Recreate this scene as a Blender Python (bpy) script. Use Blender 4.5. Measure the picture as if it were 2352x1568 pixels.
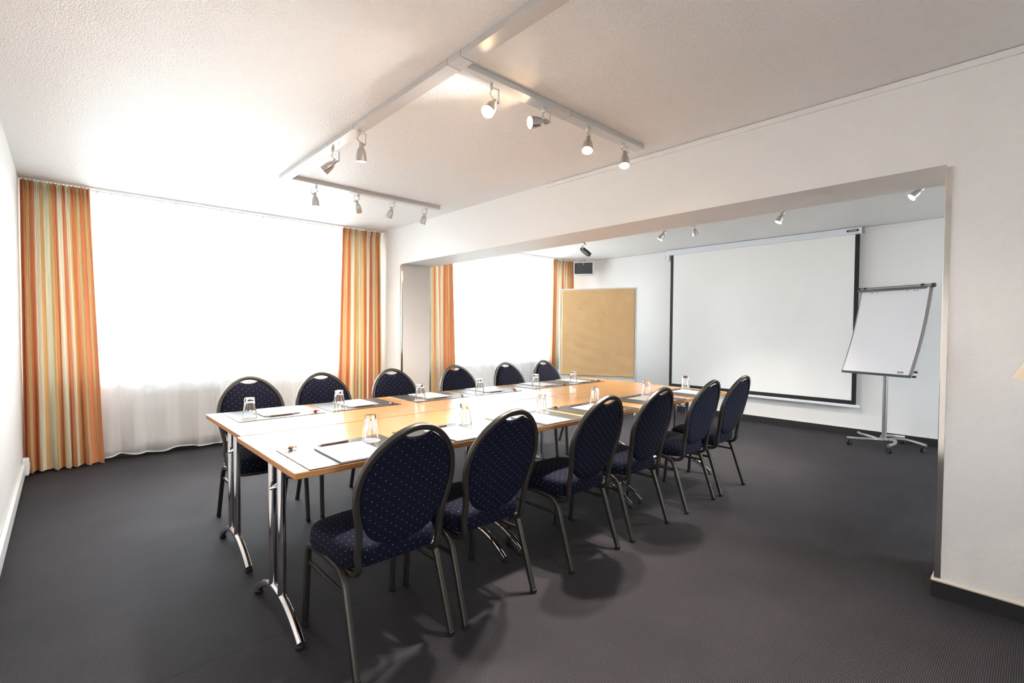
import bpy, bmesh, math, random
from mathutils import Vector, Matrix
R = math.radians
PI = math.pi
random.seed(7)
scene = bpy.context.scene
col = scene.collection
for o in list(bpy.data.objects):
    bpy.data.objects.remove(o)

# ---------------------------------------------------------------- camera
H = 1.28
yaw, pitch, roll, fpx = R(47.320), R(-1.502), R(0.392), 1119.6
F = Vector((math.cos(yaw)*math.cos(pitch), math.sin(yaw)*math.cos(pitch), math.sin(pitch)))
Rv = F.cross(Vector((0, 0, 1))).normalized()
Uv = Rv.cross(F)
R2 = Rv*math.cos(roll) + Uv*math.sin(roll)
U2 = -Rv*math.sin(roll) + Uv*math.cos(roll)
cam = bpy.data.cameras.new('camera')
cam.sensor_width = 36.0
cam.sensor_fit = 'HORIZONTAL'
cam.lens = fpx/2352*36
cam.clip_start = 0.02
camo = bpy.data.objects.new('camera', cam)
col.objects.link(camo)
m = Matrix((( R2.x, U2.x, -F.x), (R2.y, U2.y, -F.y), (R2.z, U2.z, -F.z))).to_4x4()
m.translation = Vector((0, 0, H))
camo.matrix_world = m
scene.camera = camo

# ---------------------------------------------------------------- sky and exposure
w = bpy.data.worlds.new('sky')
scene.world = w
w.use_nodes = True
wn = w.node_tree
bg = wn.nodes['Background']
# overcast daylight: bright sky above the horizon, darker ground below it
wtc = wn.nodes.new('ShaderNodeTexCoord')
wsp = wn.nodes.new('ShaderNodeSeparateXYZ')
wrm = wn.nodes.new('ShaderNodeValToRGB')
wrm.color_ramp.elements[0].position = 0.47
wrm.color_ramp.elements[0].color = (0.45, 0.47, 0.47, 1)
wrm.color_ramp.elements[1].position = 0.53
wrm.color_ramp.elements[1].color = (0.87, 0.93, 1.0, 1)
wma = wn.nodes.new('ShaderNodeMath')
wma.operation = 'MULTIPLY_ADD'
wma.inputs[1].default_value = 0.5
wma.inputs[2].default_value = 0.5
wn.links.new(wtc.outputs['Generated'], wsp.inputs[0])
wn.links.new(wsp.outputs[2], wma.inputs[0])
wn.links.new(wma.outputs[0], wrm.inputs[0])
wn.links.new(wrm.outputs[0], bg.inputs[0])
bg.inputs[1].default_value = 6.6
vs = scene.view_settings
vs.view_transform = 'Standard'
vs.look = 'None'
vs.exposure = 2.42
vs.gamma = 1.0
vs.use_curve_mapping = False

# room dimensions (metres)
XL, XP, XP2, XF = -0.26, 3.095, 3.526, 7.114
YW, C, O = 6.050, 2.529, 2.072
YR, YJ = 0.319, 5.39
YB = -3.0
YC = 5.855                    # curtain line
YV = 5.922                   # voile line
WZ0, WZ1 = 0.765, 2.42        # window heights
WIN = [(-0.12, 2.93), (3.75, 6.85)]
FILL_WIN = [(0.3, 1.05), (4.4, 6.0)]   # unseen windows added behind the camera to let in fill light

# daylight portals in the two window openings
for i, (a, b) in enumerate(WIN):
    l = bpy.data.lights.new('daylight_portal', 'AREA')
    l.shape = 'RECTANGLE'
    l.size = b-a
    l.size_y = WZ1-WZ0
    l.cycles.is_portal = True
    lo = bpy.data.objects.new('daylight_portal', l)
    lo.location = ((a+b)/2, YW+0.20, (WZ0+WZ1)/2)
    lo.rotation_euler = (R(-90), 0, 0)
    col.objects.link(lo)
for i, (a, b) in enumerate(FILL_WIN):  # portals for the added rear fill windows
    l = bpy.data.lights.new('daylight_portal', 'AREA')
    l.shape = 'RECTANGLE'
    l.size = b-a
    l.size_y = WZ1-WZ0
    l.cycles.is_portal = True
    lo = bpy.data.objects.new('daylight_portal', l)
    lo.location = ((a+b)/2, YB-0.16, (WZ0+WZ1)/2)
    lo.rotation_euler = (R(90), 0, 0)
    col.objects.link(lo)

# ---------------------------------------------------------------- materials
def new_mat(name):
    mt = bpy.data.materials.new(name)
    mt.use_nodes = True
    nt = mt.node_tree
    return mt, nt, nt.nodes['Principled BSDF']

def mat(name, c, rough=0.5, metal=0.0, spec=0.5, coat=0.0, coat_r=0.1, bump=None, sheen=0, aniso=0):
    """plain procedural surface; bump=(scale, strength, distance, stretch)"""
    mt, nt, b = new_mat(name)
    b.inputs['Base Color'].default_value = (*c, 1)
    b.inputs['Roughness'].default_value = rough
    b.inputs['Metallic'].default_value = metal
    b.inputs['Specular IOR Level'].default_value = spec
    b.inputs['Coat Weight'].default_value = coat
    b.inputs['Coat Roughness'].default_value = coat_r
    b.inputs['Sheen Weight'].default_value = sheen
    if bump:
        tc = nt.nodes.new('ShaderNodeTexCoord')
        mp = nt.nodes.new('ShaderNodeMapping')
        mp.inputs['Scale'].default_value = bump[3] if len(bump) > 3 else (1, 1, 1)
        nz = nt.nodes.new('ShaderNodeTexNoise')
        nz.inputs['Scale'].default_value = bump[0]
        nz.inputs['Detail'].default_value = 4
        bp = nt.nodes.new('ShaderNodeBump')
        bp.inputs['Strength'].default_value = bump[1]
        bp.inputs['Distance'].default_value = bump[2]
        nt.links.new(tc.outputs['Object'], mp.inputs[0])
        nt.links.new(mp.outputs[0], nz.inputs[0])
        nt.links.new(nz.outputs[0], bp.inputs['Height'])
        nt.links.new(bp.outputs[0], b.inputs['Normal'])
    return mt

def mth(nt, op, a, b=None, c=None):
    n = nt.nodes.new('ShaderNodeMath')
    n.operation = op
    for i, v in enumerate((a, b, c)):
        if v is None:
            continue
        if isinstance(v, (int, float)):
            n.inputs[i].default_value = v
        else:
            nt.links.new(v, n.inputs[i])
    return n.outputs[0]

def wallpaper():
    mt, nt, b = new_mat('white_wallpaper')
    b.inputs['Base Color'].default_value = (0.86, 0.84, 0.83, 1)
    b.inputs['Roughness'].default_value = 0.55
    tc = nt.nodes.new('ShaderNodeTexCoord')
    sp = nt.nodes.new('ShaderNodeSeparateXYZ')
    nt.links.new(tc.outputs['Object'], sp.inputs[0])
    # woven diamond relief, 9 mm pitch, on any upright wall
    h = mth(nt, 'ADD', sp.outputs[0], sp.outputs[1])
    s1 = mth(nt, 'SINE', mth(nt, 'MULTIPLY', mth(nt, 'ADD', h, mth(nt, 'MULTIPLY', sp.outputs[2], 1.0)), 2*PI/0.010))
    s2 = mth(nt, 'SINE', mth(nt, 'MULTIPLY', mth(nt, 'SUBTRACT', h, mth(nt, 'MULTIPLY', sp.outputs[2], 1.0)), 2*PI/0.010))
    hh = mth(nt, 'ADD', mth(nt, 'MULTIPLY', s1, 0.9), mth(nt, 'MULTIPLY', s2, 0.35))
    nz = nt.nodes.new('ShaderNodeTexNoise')
    nz.inputs['Scale'].default_value = 60
    nt.links.new(tc.outputs['Object'], nz.inputs[0])
    hs = mth(nt, 'ADD', hh, mth(nt, 'MULTIPLY', nz.outputs[0], 2.0))
    bp = nt.nodes.new('ShaderNodeBump')
    bp.inputs['Strength'].default_value = 0.32
    bp.inputs['Distance'].default_value = 0.0012
    nt.links.new(hs, bp.inputs['Height'])
    nt.links.new(bp.outputs[0], b.inputs['Normal'])
    return mt

def ceiling_mat():
    mt, nt, b = new_mat('woodchip_ceiling')
    b.inputs['Base Color'].default_value = (0.885, 0.865, 0.86, 1)
    b.inputs['Roughness'].default_value = 0.42
    b.inputs['Specular IOR Level'].default_value = 0.4
    tc = nt.nodes.new('ShaderNodeTexCoord')
    nz = nt.nodes.new('ShaderNodeTexNoise')
    nz.inputs['Scale'].default_value = 105
    nz.inputs['Detail'].default_value = 3
    nt.links.new(tc.outputs['Object'], nz.inputs[0])
    vo = nt.nodes.new('ShaderNodeTexVoronoi')
    vo.inputs['Scale'].default_value = 150
    nt.links.new(tc.outputs['Object'], vo.inputs['Vector'])
    hs = mth(nt, 'ADD', nz.outputs[0], mth(nt, 'MULTIPLY', vo.outputs['Distance'], 0.5))
    bp = nt.nodes.new('ShaderNodeBump')
    bp.inputs['Strength'].default_value = 0.9
    bp.inputs['Distance'].default_value = 0.0045
    nt.links.new(hs, bp.inputs['Height'])
    nt.links.new(bp.outputs[0], b.inputs['Normal'])
    return mt

def carpet_mat():
    mt, nt, b = new_mat('ribbed_slate_carpet')
    tc = nt.nodes.new('ShaderNodeTexCoord')
    sp = nt.nodes.new('ShaderNodeSeparateXYZ')
    nt.links.new(tc.outputs['Object'], sp.inputs[0])
    rib = mth(nt, 'SINE', mth(nt, 'MULTIPLY', sp.outputs[1], 2*PI/0.0066))
    nz = nt.nodes.new('ShaderNodeTexNoise')
    nz.inputs['Scale'].default_value = 160
    nz.inputs['Detail'].default_value = 3
    nt.links.new(tc.outputs['Object'], nz.inputs[0])
    nz2 = nt.nodes.new('ShaderNodeTexNoise')
    nz2.inputs['Scale'].default_value = 3
    nt.links.new(tc.outputs['Object'], nz2.inputs[0])
    f = mth(nt, 'ADD', mth(nt, 'MULTIPLY', rib, 0.42), mth(nt, 'MULTIPLY', mth(nt, 'SUBTRACT', nz.outputs[0], 0.5), 1.1))
    f = mth(nt, 'ADD', f, mth(nt, 'MULTIPLY', mth(nt, 'SUBTRACT', nz2.outputs[0], 0.5), 0.35))
    f = mth(nt, 'ADD', f, 0.5)
    cr = nt.nodes.new('ShaderNodeValToRGB')
    cr.color_ramp.elements[0].position = 0.0
    cr.color_ramp.elements[0].color = (0.0125, 0.0115, 0.0130, 1)
    cr.color_ramp.elements[1].position = 1.0
    cr.color_ramp.elements[1].color = (0.063, 0.0575, 0.0655, 1)
    nt.links.new(f, cr.inputs[0])
    # a cut seam between two carpet lengths
    d = mth(nt, 'ABSOLUTE', mth(nt, 'SUBTRACT', sp.outputs[1], 2.123))
    seam = mth(nt, 'LESS_THAN', d, 0.0018)
    seam = mth(nt, 'MULTIPLY', seam, mth(nt, 'LESS_THAN', sp.outputs[0], 1.605))
    mx = nt.nodes.new('ShaderNodeMix')
    mx.data_type = 'RGBA'
    nt.links.new(seam, mx.inputs[0])
    nt.links.new(cr.outputs[0], mx.inputs[6])
    mx.inputs[7].default_value = (0.004, 0.004, 0.005, 1)
    nt.links.new(mx.outputs[2], b.inputs['Base Color'])
    b.inputs['Roughness'].default_value = 0.75
    b.inputs['Specular IOR Level'].default_value = 0.18
    bp = nt.nodes.new('ShaderNodeBump')
    bp.inputs['Strength'].default_value = 0.5
    bp.inputs['Distance'].default_value = 0.0015
    nt.links.new(f, bp.inputs['Height'])
    nt.links.new(bp.outputs[0], b.inputs['Normal'])
    return mt

def beech_mat(name, c1, c2, rough):
    mt, nt, b = new_mat(name)
    tc = nt.nodes.new('ShaderNodeTexCoord')
    mp = nt.nodes.new('ShaderNodeMapping')
    mp.inputs['Scale'].default_value = (1.2, 26, 26)
    nz = nt.nodes.new('ShaderNodeTexNoise')
    nz.inputs['Scale'].default_value = 3
    nz.inputs['Detail'].default_value = 6
    nt.links.new(tc.outputs['Object'], mp.inputs[0])
    nt.links.new(mp.outputs[0], nz.inputs[0])
    cr = nt.nodes.new('ShaderNodeValToRGB')
    cr.color_ramp.elements[0].position = 0.3
    cr.color_ramp.elements[0].color = (*c1, 1)
    cr.color_ramp.elements[1].position = 0.7
    cr.color_ramp.elements[1].color = (*c2, 1)
    nt.links.new(nz.outputs[0], cr.inputs[0])
    nt.links.new(cr.outputs[0], b.inputs['Base Color'])
    b.inputs['Roughness'].default_value = rough
    b.inputs['Specular IOR Level'].default_value = 0.6
    return mt

def dotted_fabric(name, base, dot):
    """navy weave with staggered pin dots, laid out in the cloth's own UV (metres)"""
    mt, nt, b = new_mat(name)
    uv = nt.nodes.new('ShaderNodeUVMap')
    sp = nt.nodes.new('ShaderNodeSeparateXYZ')
    nt.links.new(uv.outputs[0], sp.inputs[0])
    px, py = 0.046, 0.036
    def lattice(ox, oy):
        u = mth(nt, 'SUBTRACT', mth(nt, 'FRACT', mth(nt, 'ADD', mth(nt, 'DIVIDE', sp.outputs[0], px), ox)), 0.5)
        v = mth(nt, 'SUBTRACT', mth(nt, 'FRACT', mth(nt, 'ADD', mth(nt, 'DIVIDE', sp.outputs[1], py), oy)), 0.5)
        uu = mth(nt, 'MULTIPLY', u, px)
        vv = mth(nt, 'MULTIPLY', v, py)
        return mth(nt, 'SQRT', mth(nt, 'ADD', mth(nt, 'MULTIPLY', uu, uu), mth(nt, 'MULTIPLY', vv, vv)))
    d = mth(nt, 'MINIMUM', lattice(10.0, 10.0), lattice(10.5, 10.5))
    on = mth(nt, 'LESS_THAN', d, 0.0014)
    tc = nt.nodes.new('ShaderNodeTexCoord')
    nz = nt.nodes.new('ShaderNodeTexNoise')
    nz.inputs['Scale'].default_value = 350
    nt.links.new(tc.outputs['Object'], nz.inputs[0])
    cr = nt.nodes.new('ShaderNodeValToRGB')
    cr.color_ramp.elements[0].color = (*[v*0.6 for v in base], 1)
    cr.color_ramp.elements[1].color = (*[v*1.5 for v in base], 1)
    nt.links.new(nz.outputs[0], cr.inputs[0])
    mx = nt.nodes.new('ShaderNodeMix')
    mx.data_type = 'RGBA'
    nt.links.new(on, mx.inputs[0])
    nt.links.new(cr.outputs[0], mx.inputs[6])
    mx.inputs[7].default_value = (*dot, 1)
    nt.links.new(mx.outputs[2], b.inputs['Base Color'])
    b.inputs['Roughness'].default_value = 0.8
    b.inputs['Specular IOR Level'].default_value = 0.2
    bp = nt.nodes.new('ShaderNodeBump')
    bp.inputs['Strength'].default_value = 0.25
    bp.inputs['Distance'].default_value = 0.0006
    nt.links.new(nz.outputs[0], bp.inputs['Height'])
    nt.links.new(bp.outputs[0], b.inputs['Normal'])
    return mt

def stripe_curtain_mat():
    mt, nt, b = new_mat('striped_curtain_cloth')
    nt.nodes.remove(b)
    out = nt.nodes['Material Output']
    uv = nt.nodes.new('ShaderNodeUVMap')
    sp = nt.nodes.new('ShaderNodeSeparateXYZ')
    nt.links.new(uv.outputs[0], sp.inputs[0])
    f = mth(nt, 'FRACT', sp.outputs[0])
    cr = nt.nodes.new('ShaderNodeValToRGB')
    cr.color_ramp.interpolation = 'CONSTANT'
    orange = (0.74, 0.33, 0.17, 1)
    amber = (0.76, 0.45, 0.20, 1)
    yellow = (0.78, 0.60, 0.30, 1)
    cream = (0.82, 0.79, 0.64, 1)
    green = (0.72, 0.64, 0.36, 1)
    seq = [(0.0, orange), (0.08, yellow), (0.14, orange), (0.22, cream), (0.31, amber), (0.36, cream), (0.46, yellow),
           (0.52, orange), (0.60, cream), (0.68, orange), (0.75, cream), (0.82, amber), (0.87, orange), (0.94, green)]
    el = cr.color_ramp.elements
    el[0].position, el[0].color = seq[0]
    el[1].position, el[1].color = seq[1]
    for p, c in seq[2:]:
        e = el.new(p)
        e.color = c
    nt.links.new(f, cr.inputs[0])
    df = nt.nodes.new('ShaderNodeBsdfDiffuse')
    tr = nt.nodes.new('ShaderNodeBsdfTranslucent')
    nt.links.new(cr.outputs[0], df.inputs[0])
    nt.links.new(cr.outputs[0], tr.inputs[0])
    mx = nt.nodes.new('ShaderNodeMixShader')
    mx.inputs[0].default_value = 0.05
    nt.links.new(df.outputs[0], mx.inputs[1])
    nt.links.new(tr.outputs[0], mx.inputs[2])
    nt.links.new(mx.outputs[0], out.inputs[0])
    return mt

def sheer_mat():
    mt, nt, b = new_mat('white_voile')
    nt.nodes.remove(b)
    out = nt.nodes['Material Output']
    df = nt.nodes.new('ShaderNodeBsdfDiffuse')
    df.inputs[0].default_value = (0.9, 0.9, 0.9, 1)
    tl = nt.nodes.new('ShaderNodeBsdfTranslucent')
    tl.inputs[0].default_value = (0.95, 0.95, 0.95, 1)
    tp = nt.nodes.new('ShaderNodeBsdfTransparent')
    m1 = nt.nodes.new('ShaderNodeMixShader')
    m1.inputs[0].default_value = 0.5
    nt.links.new(df.outputs[0], m1.inputs[1])
    nt.links.new(tl.outputs[0], m1.inputs[2])
    # the weave closes up when seen edge-on
    lw = nt.nodes.new('ShaderNodeLayerWeight')
    lw.inputs[0].default_value = 0.35
    fac = mth(nt, 'ADD', mth(nt, 'MULTIPLY', lw.outputs['Facing'], 0.28), 0.62)
    m2 = nt.nodes.new('ShaderNodeMixShader')
    nt.links.new(fac, m2.inputs[0])
    nt.links.new(tp.outputs[0], m2.inputs[1])
    nt.links.new(m1.outputs[0], m2.inputs[2])
    nt.links.new(m2.outputs[0], out.inputs[0])
    return mt

def pane_mat():
    mt, nt, b = new_mat('window_glass')
    nt.nodes.remove(b)
    out = nt.nodes['Material Output']
    gl = nt.nodes.new('ShaderNodeBsdfGlossy')
    gl.inputs['Roughness'].default_value = 0.0
    tp = nt.nodes.new('ShaderNodeBsdfTransparent')
    tp.inputs[0].default_value = (0.95, 0.97, 0.96, 1)
    fr = nt.nodes.new('ShaderNodeFresnel')
    fr.inputs[0].default_value = 1.45
    mx = nt.nodes.new('ShaderNodeMixShader')
    nt.links.new(fr.outputs[0], mx.inputs[0])
    nt.links.new(tp.outputs[0], mx.inputs[1])
    nt.links.new(gl.outputs[0], mx.inputs[2])
    nt.links.new(mx.outputs[0], out.inputs[0])
    return mt

def glass_mat():
    mt, nt, b = new_mat('tumbler_glass')
    b.inputs['Base Color'].default_value = (1, 1, 1, 1)
    b.inputs['Transmission Weight'].default_value = 1
    b.inputs['Roughness'].default_value = 0.0
    b.inputs['IOR'].default_value = 1.48
    return mt

def emit_mat(name, c, s):
    mt, nt, b = new_mat(name)
    b.inputs['Base Color'].default_value = (*c, 1)
    b.inputs['Emission Color'].default_value = (*c, 1)
    b.inputs['Emission Strength'].default_value = s
    return mt

def kraft_mat():
    mt, nt, b = new_mat('brown_kraft_paper')
    tc = nt.nodes.new('ShaderNodeTexCoord')
    nz = nt.nodes.new('ShaderNodeTexNoise')
    nz.inputs['Scale'].default_value = 5
    nz.inputs['Detail'].default_value = 5
    nt.links.new(tc.outputs['Object'], nz.inputs[0])
    cr = nt.nodes.new('ShaderNodeValToRGB')
    cr.color_ramp.elements[0].color = (0.74, 0.46, 0.21, 1)
    cr.color_ramp.elements[1].color = (0.85, 0.57, 0.30, 1)
    nt.links.new(nz.outputs[0], cr.inputs[0])
    nt.links.new(cr.outputs[0], b.inputs['Base Color'])
    b.inputs['Roughness'].default_value = 0.6
    mp = nt.nodes.new('ShaderNodeMapping')
    mp.inputs['Scale'].default_value = (1.6, 1.6, 3.6)
    nt.links.new(tc.outputs['Object'], mp.inputs[0])
    n2 = nt.nodes.new('ShaderNodeTexNoise')
    n2.inputs['Scale'].default_value = 2.4
    n2.inputs['Detail'].default_value = 7
    n2.inputs['Distortion'].default_value = 0.5
    nt.links.new(mp.outputs[0], n2.inputs[0])
    bp = nt.nodes.new('ShaderNodeBump')
    bp.inputs['Strength'].default_value = 0.45
    bp.inputs['Distance'].default_value = 0.02
    nt.links.new(n2.outputs[0], bp.inputs['Height'])
    nt.links.new(bp.outputs[0], b.inputs['Normal'])
    return mt

def grid_paper_mat():
    mt, nt, b = new_mat('squared_flip_chart_paper')
    uv = nt.nodes.new('ShaderNodeUVMap')
    sp = nt.nodes.new('ShaderNodeSeparateXYZ')
    nt.links.new(uv.outputs[0], sp.inputs[0])
    def line(o):
        return mth(nt, 'LESS_THAN', mth(nt, 'FRACT', mth(nt, 'DIVIDE', o, 0.025)), 0.07)
    on = mth(nt, 'MAXIMUM', line(sp.outputs[0]), line(sp.outputs[1]))
    on = mth(nt, 'MULTIPLY', on, mth(nt, 'LESS_THAN', sp.outputs[1], 0.93))
    on = mth(nt, 'MULTIPLY', on, 0.8)
    mx = nt.nodes.new('ShaderNodeMix')
    mx.data_type = 'RGBA'
    nt.links.new(on, mx.inputs[0])
    mx.inputs[6].default_value = (0.93, 0.915, 0.95, 1)
    mx.inputs[7].default_value = (0.66, 0.68, 0.80, 1)
    nt.links.new(mx.outputs[2], b.inputs['Base Color'])
    b.inputs['Roughness'].default_value = 0.7
    return mt

M_wall = wallpaper()
M_ceil = ceiling_mat()
M_floor = carpet_mat()
M_top = beech_mat('beech_laminate_top', (0.60, 0.295, 0.105), (0.70, 0.37, 0.15), 0.20)
M_edge = beech_mat('beech_edge', (0.46, 0.20, 0.065), (0.58, 0.28, 0.10), 0.35)
M_fab = dotted_fabric('navy_dotted_fabric', (0.0026, 0.0036, 0.0150), (0.55, 0.50, 0.38))
M_frame = mat('hammered_bronze_grey_paint', (0.078, 0.071, 0.063), 0.36, 0.75, bump=(420, 0.35, 0.0006))
M_cap = mat('black_plastic', (0.012, 0.012, 0.013), 0.45)
M_chrome = mat('chrome', (0.80, 0.80, 0.82), 0.07, 1.0)
M_mirror = mat('polished_steel_corner_guard', (0.78, 0.76, 0.73), 0.10, 1.0)
M_curt = stripe_curtain_mat()
M_sheer = sheer_mat()
M_pane = pane_mat()
M_glass = glass_mat()
M_white = mat('white_plastic', (0.80, 0.80, 0.80), 0.35)
M_frw = mat('white_window_frame', (0.82, 0.82, 0.82), 0.4)
M_cream = mat('cream_reveal_panel', (0.66, 0.60, 0.55), 0.5)
M_creamrod = mat('cream_edge_profile', (0.72, 0.66, 0.57), 0.45)
M_radi = mat('white_radiator_enamel', (0.80, 0.79, 0.77), 0.35)
M_skirt = mat('dark_skirting', (0.014, 0.014, 0.017), 0.7, bump=(300, 0.4, 0.001, (0.05, 0.05, 1)))
M_alu = mat('satin_aluminium', (0.62, 0.61, 0.60), 0.32, 0.85)
M_track = mat('painted_track_grey', (0.66, 0.65, 0.65), 0.30, 0.25)
M_lamph = mat('brushed_nickel_head', (0.63, 0.60, 0.58), 0.28, 0.9)
M_bulb = emit_mat('halogen_glow', (1.0, 0.72, 0.42), 20)
M_bulbd = emit_mat('halogen_glow_soft', (1.0, 0.80, 0.58), 14)
M_wire = mat('pale_cable', (0.55, 0.50, 0.45), 0.5)
M_pad = mat('dark_leather_desk_pad', (0.050, 0.044, 0.040), 0.36, 0, 0.5, bump=(160, 0.5, 0.0008))
M_note = mat('notepad_paper', (0.64, 0.59, 0.56), 0.6)
M_noteb = mat('notepad_backing', (0.30, 0.32, 0.40), 0.6)
M_penc = mat('pencil_wood', (0.20, 0.115, 0.085), 0.4)
M_lead = mat('pencil_tip_wood', (0.50, 0.33, 0.2), 0.5)
M_red = mat('red_candy', (0.55, 0.03, 0.05), 0.3)
M_toffee = mat('brown_candy', (0.25, 0.12, 0.03), 0.3)
M_wrap = mat('clear_wrapper', (0.80, 0.76, 0.74), 0.15)
M_doily = mat('white_paper_coaster', (0.78, 0.78, 0.78), 0.6)
M_screen = mat('projection_cloth', (0.93, 0.925, 0.91), 0.8)
M_black = mat('black_border', (0.010, 0.010, 0.012), 0.6)
M_case = mat('white_screen_case', (0.80, 0.82, 0.87), 0.35)
M_kraft = kraft_mat()
M_board = mat('white_pinboard', (0.78, 0.77, 0.76), 0.5)
M_grille = mat('dark_speaker_grille', (0.045, 0.043, 0.05), 0.6, bump=(500, 0.6, 0.001))
M_gridp = grid_paper_mat()
M_silver = mat('silver_grey_lacquer', (0.34, 0.33, 0.335), 0.35, 0.6)
M_dgrey = mat('dark_grey_clamp', (0.06, 0.06, 0.065), 0.3, 0.4)
M_rubber = mat('black_rubber', (0.012, 0.012, 0.012), 0.6)
M_shade = mat('beige_lamp_shade', (0.72, 0.58, 0.42), 0.7)
M_logo = mat('logo_grey', (0.10, 0.10, 0.12), 0.5)
M_label = mat('logo_letter', (0.7, 0.7, 0.7), 0.5)

# ---------------------------------------------------------------- mesh helpers
def tag(o, label=None, cat=None, group=None, kind=None):
    if label: o['label'] = label
    if cat: o['category'] = cat
    if group: o['group'] = group
    if kind: o['kind'] = kind
    return o

def link(name, me, parent=None):
    o = bpy.data.objects.new(name, me)
    col.objects.link(o)
    if parent is not None:
        o.parent = parent
    return o

def empty(name, loc, rz=0.0, label=None, cat=None, group=None):
    o = link(name, None)
    o.location = loc
    o.rotation_euler = (0, 0, rz)
    o.empty_display_size = 0.05
    return tag(o, label, cat, group)

def build(name, bm, mats, parent=None, smooth=False, loc=None, bevel=0.0, recalc=True):
    if recalc:
        bmesh.ops.recalc_face_normals(bm, faces=bm.faces[:])
    me = bpy.data.meshes.new(name)
    bm.to_mesh(me)
    bm.free()
    for mm in (mats if isinstance(mats, (list, tuple)) else [mats]):
        me.materials.append(mm)
    if smooth:
        for p in me.polygons:
            p.use_smooth = True
        try:
            me.set_sharp_from_angle(angle=R(35))
        except Exception:
            pass
    o = link(name, me, parent)
    if loc is not None:
        o.location = loc
    if bevel:
        md = o.modifiers.new('bevel', 'BEVEL')
        md.width = bevel
        md.segments = 2
        md.limit_method = 'ANGLE'
        md.angle_limit = R(40)
    return o

def box(bm, x0, x1, y0, y1, z0, z1, mi=0):
    v = [bm.verts.new(p) for p in ((x0,y0,z0),(x1,y0,z0),(x1,y1,z0),(x0,y1,z0),(x0,y0,z1),(x1,y0,z1),(x1,y1,z1),(x0,y1,z1))]
    for f in ((0,3,2,1),(4,5,6,7),(0,1,5,4),(1,2,6,5),(2,3,7,6),(3,0,4,7)):
        fc = bm.faces.new([v[i] for i in f])
        fc.material_index = mi
    return v

def catmull(pts, n=6, closed=False):
    pts = [Vector(p) for p in pts]
    out = []
    N = len(pts)
    rng = N if closed else N-1
    for i in range(rng):
        if closed:
            p0, p1, p2, p3 = pts[(i-1) % N], pts[i], pts[(i+1) % N], pts[(i+2) % N]
        else:
            p1, p2 = pts[i], pts[i+1]
            p0 = pts[i-1] if i > 0 else p1*2-p2
            p3 = pts[i+2] if i+2 < N else p2*2-p1
        for k in range(n):
            t = k/n
            out.append(0.5*((2*p1)+(p2-p0)*t+(2*p0-5*p1+4*p2-p3)*t*t+(3*p1-p0-3*p2+p3)*t**3))
    if not closed:
        out.append(pts[-1])
    return out

def fillet(pts, r, n=6):
    pts = [Vector(p) for p in pts]
    out = [pts[0]]
    for i in range(1, len(pts)-1):
        a, b, c = pts[i-1], pts[i], pts[i+1]
        rr = min(r, (a-b).length*0.49, (c-b).length*0.49)
        p = b+(a-b).normalized()*rr
        q = b+(c-b).normalized()*rr
        for k in range(n+1):
            t = k/n
            out.append(p*(1-t)**2+b*2*t*(1-t)+q*t*t)
    out.append(pts[-1])
    return out

def circ(r, n=12):
    return [(r*math.cos(2*PI*k/n), r*math.sin(2*PI*k/n)) for k in range(n)]

def rrect(a, b, r, n=3):
    """rounded rectangle section, half sizes a, b"""
    out = []
    for cx, cy, s in ((a-r, b-r, 0), (-a+r, b-r, 1), (-a+r, -b+r, 2), (a-r, -b+r, 3)):
        for k in range(n+1):
            t = PI/2*(s+k/n)
            out.append((cx+r*math.cos(t), cy+r*math.sin(t)))
    return out

def sweep(bm, path, sec, closed=False, up=None, mi=0, taper=None):
    path = [Vector(p) for p in path]
    N = len(path)
    tang = []
    for i in range(N):
        if closed:
            t = path[(i+1) % N]-path[(i-1) % N]
        else:
            t = path[min(i+1, N-1)]-path[max(i-1, 0)]
        tang.append(t.normalized())
    nrm = Vector(up) if up is not None else (Vector((0, 0, 1)) if abs(tang[0].z) < 0.9 else Vector((1, 0, 0)))
    rings = []
    for i in range(N):
        t = tang[i]
        if up is not None:
            u0 = Vector(up)
            nn = u0-t*u0.dot(t)
            if nn.length < 1e-4:
                nn = nrm-t*nrm.dot(t)
        else:
            nn = nrm-t*nrm.dot(t)
        nrm = nn.normalized()
        bi = t.cross(nrm)
        s = taper(i/(N-1)) if taper else 1.0
        rings.append([bm.verts.new(path[i]+nrm*(a*s)+bi*(b*s)) for a, b in sec])
    n = len(sec)
    for i in range(N if closed else N-1):
        A, B = rings[i], rings[(i+1) % N]
        for k in range(n):
            f = bm.faces.new((A[k], A[(k+1) % n], B[(k+1) % n], B[k]))
            f.material_index = mi
    if not closed:
        bm.faces.new(list(reversed(rings[0]))).material_index = mi
        bm.faces.new(rings[-1]).material_index = mi

def lathe(bm, prof, n=24, M=None, mi=0):
    rings = []
    for r, z in prof:
        if r < 1e-6:
            v = Vector((0, 0, z))
            rings.append([bm.verts.new(M @ v if M else v)])
        else:
            rr = []
            for k in range(n):
                v = Vector((r*math.cos(2*PI*k/n), r*math.sin(2*PI*k/n), z))
                rr.append(bm.verts.new(M @ v if M else v))
            rings.append(rr)
    for A, B in zip(rings[:-1], rings[1:]):
        if len(A) == 1 and len(B) == 1:
            continue
        for k in range(n):
            k2 = (k+1) % n
            if len(A) == 1:
                f = bm.faces.new((A[0], B[k2], B[k]))
            elif len(B) == 1:
                f = bm.faces.new((A[k], A[k2], B[0]))
            else:
                f = bm.faces.new((A[k], A[k2], B[k2], B[k]))
            f.material_index = mi

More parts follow.
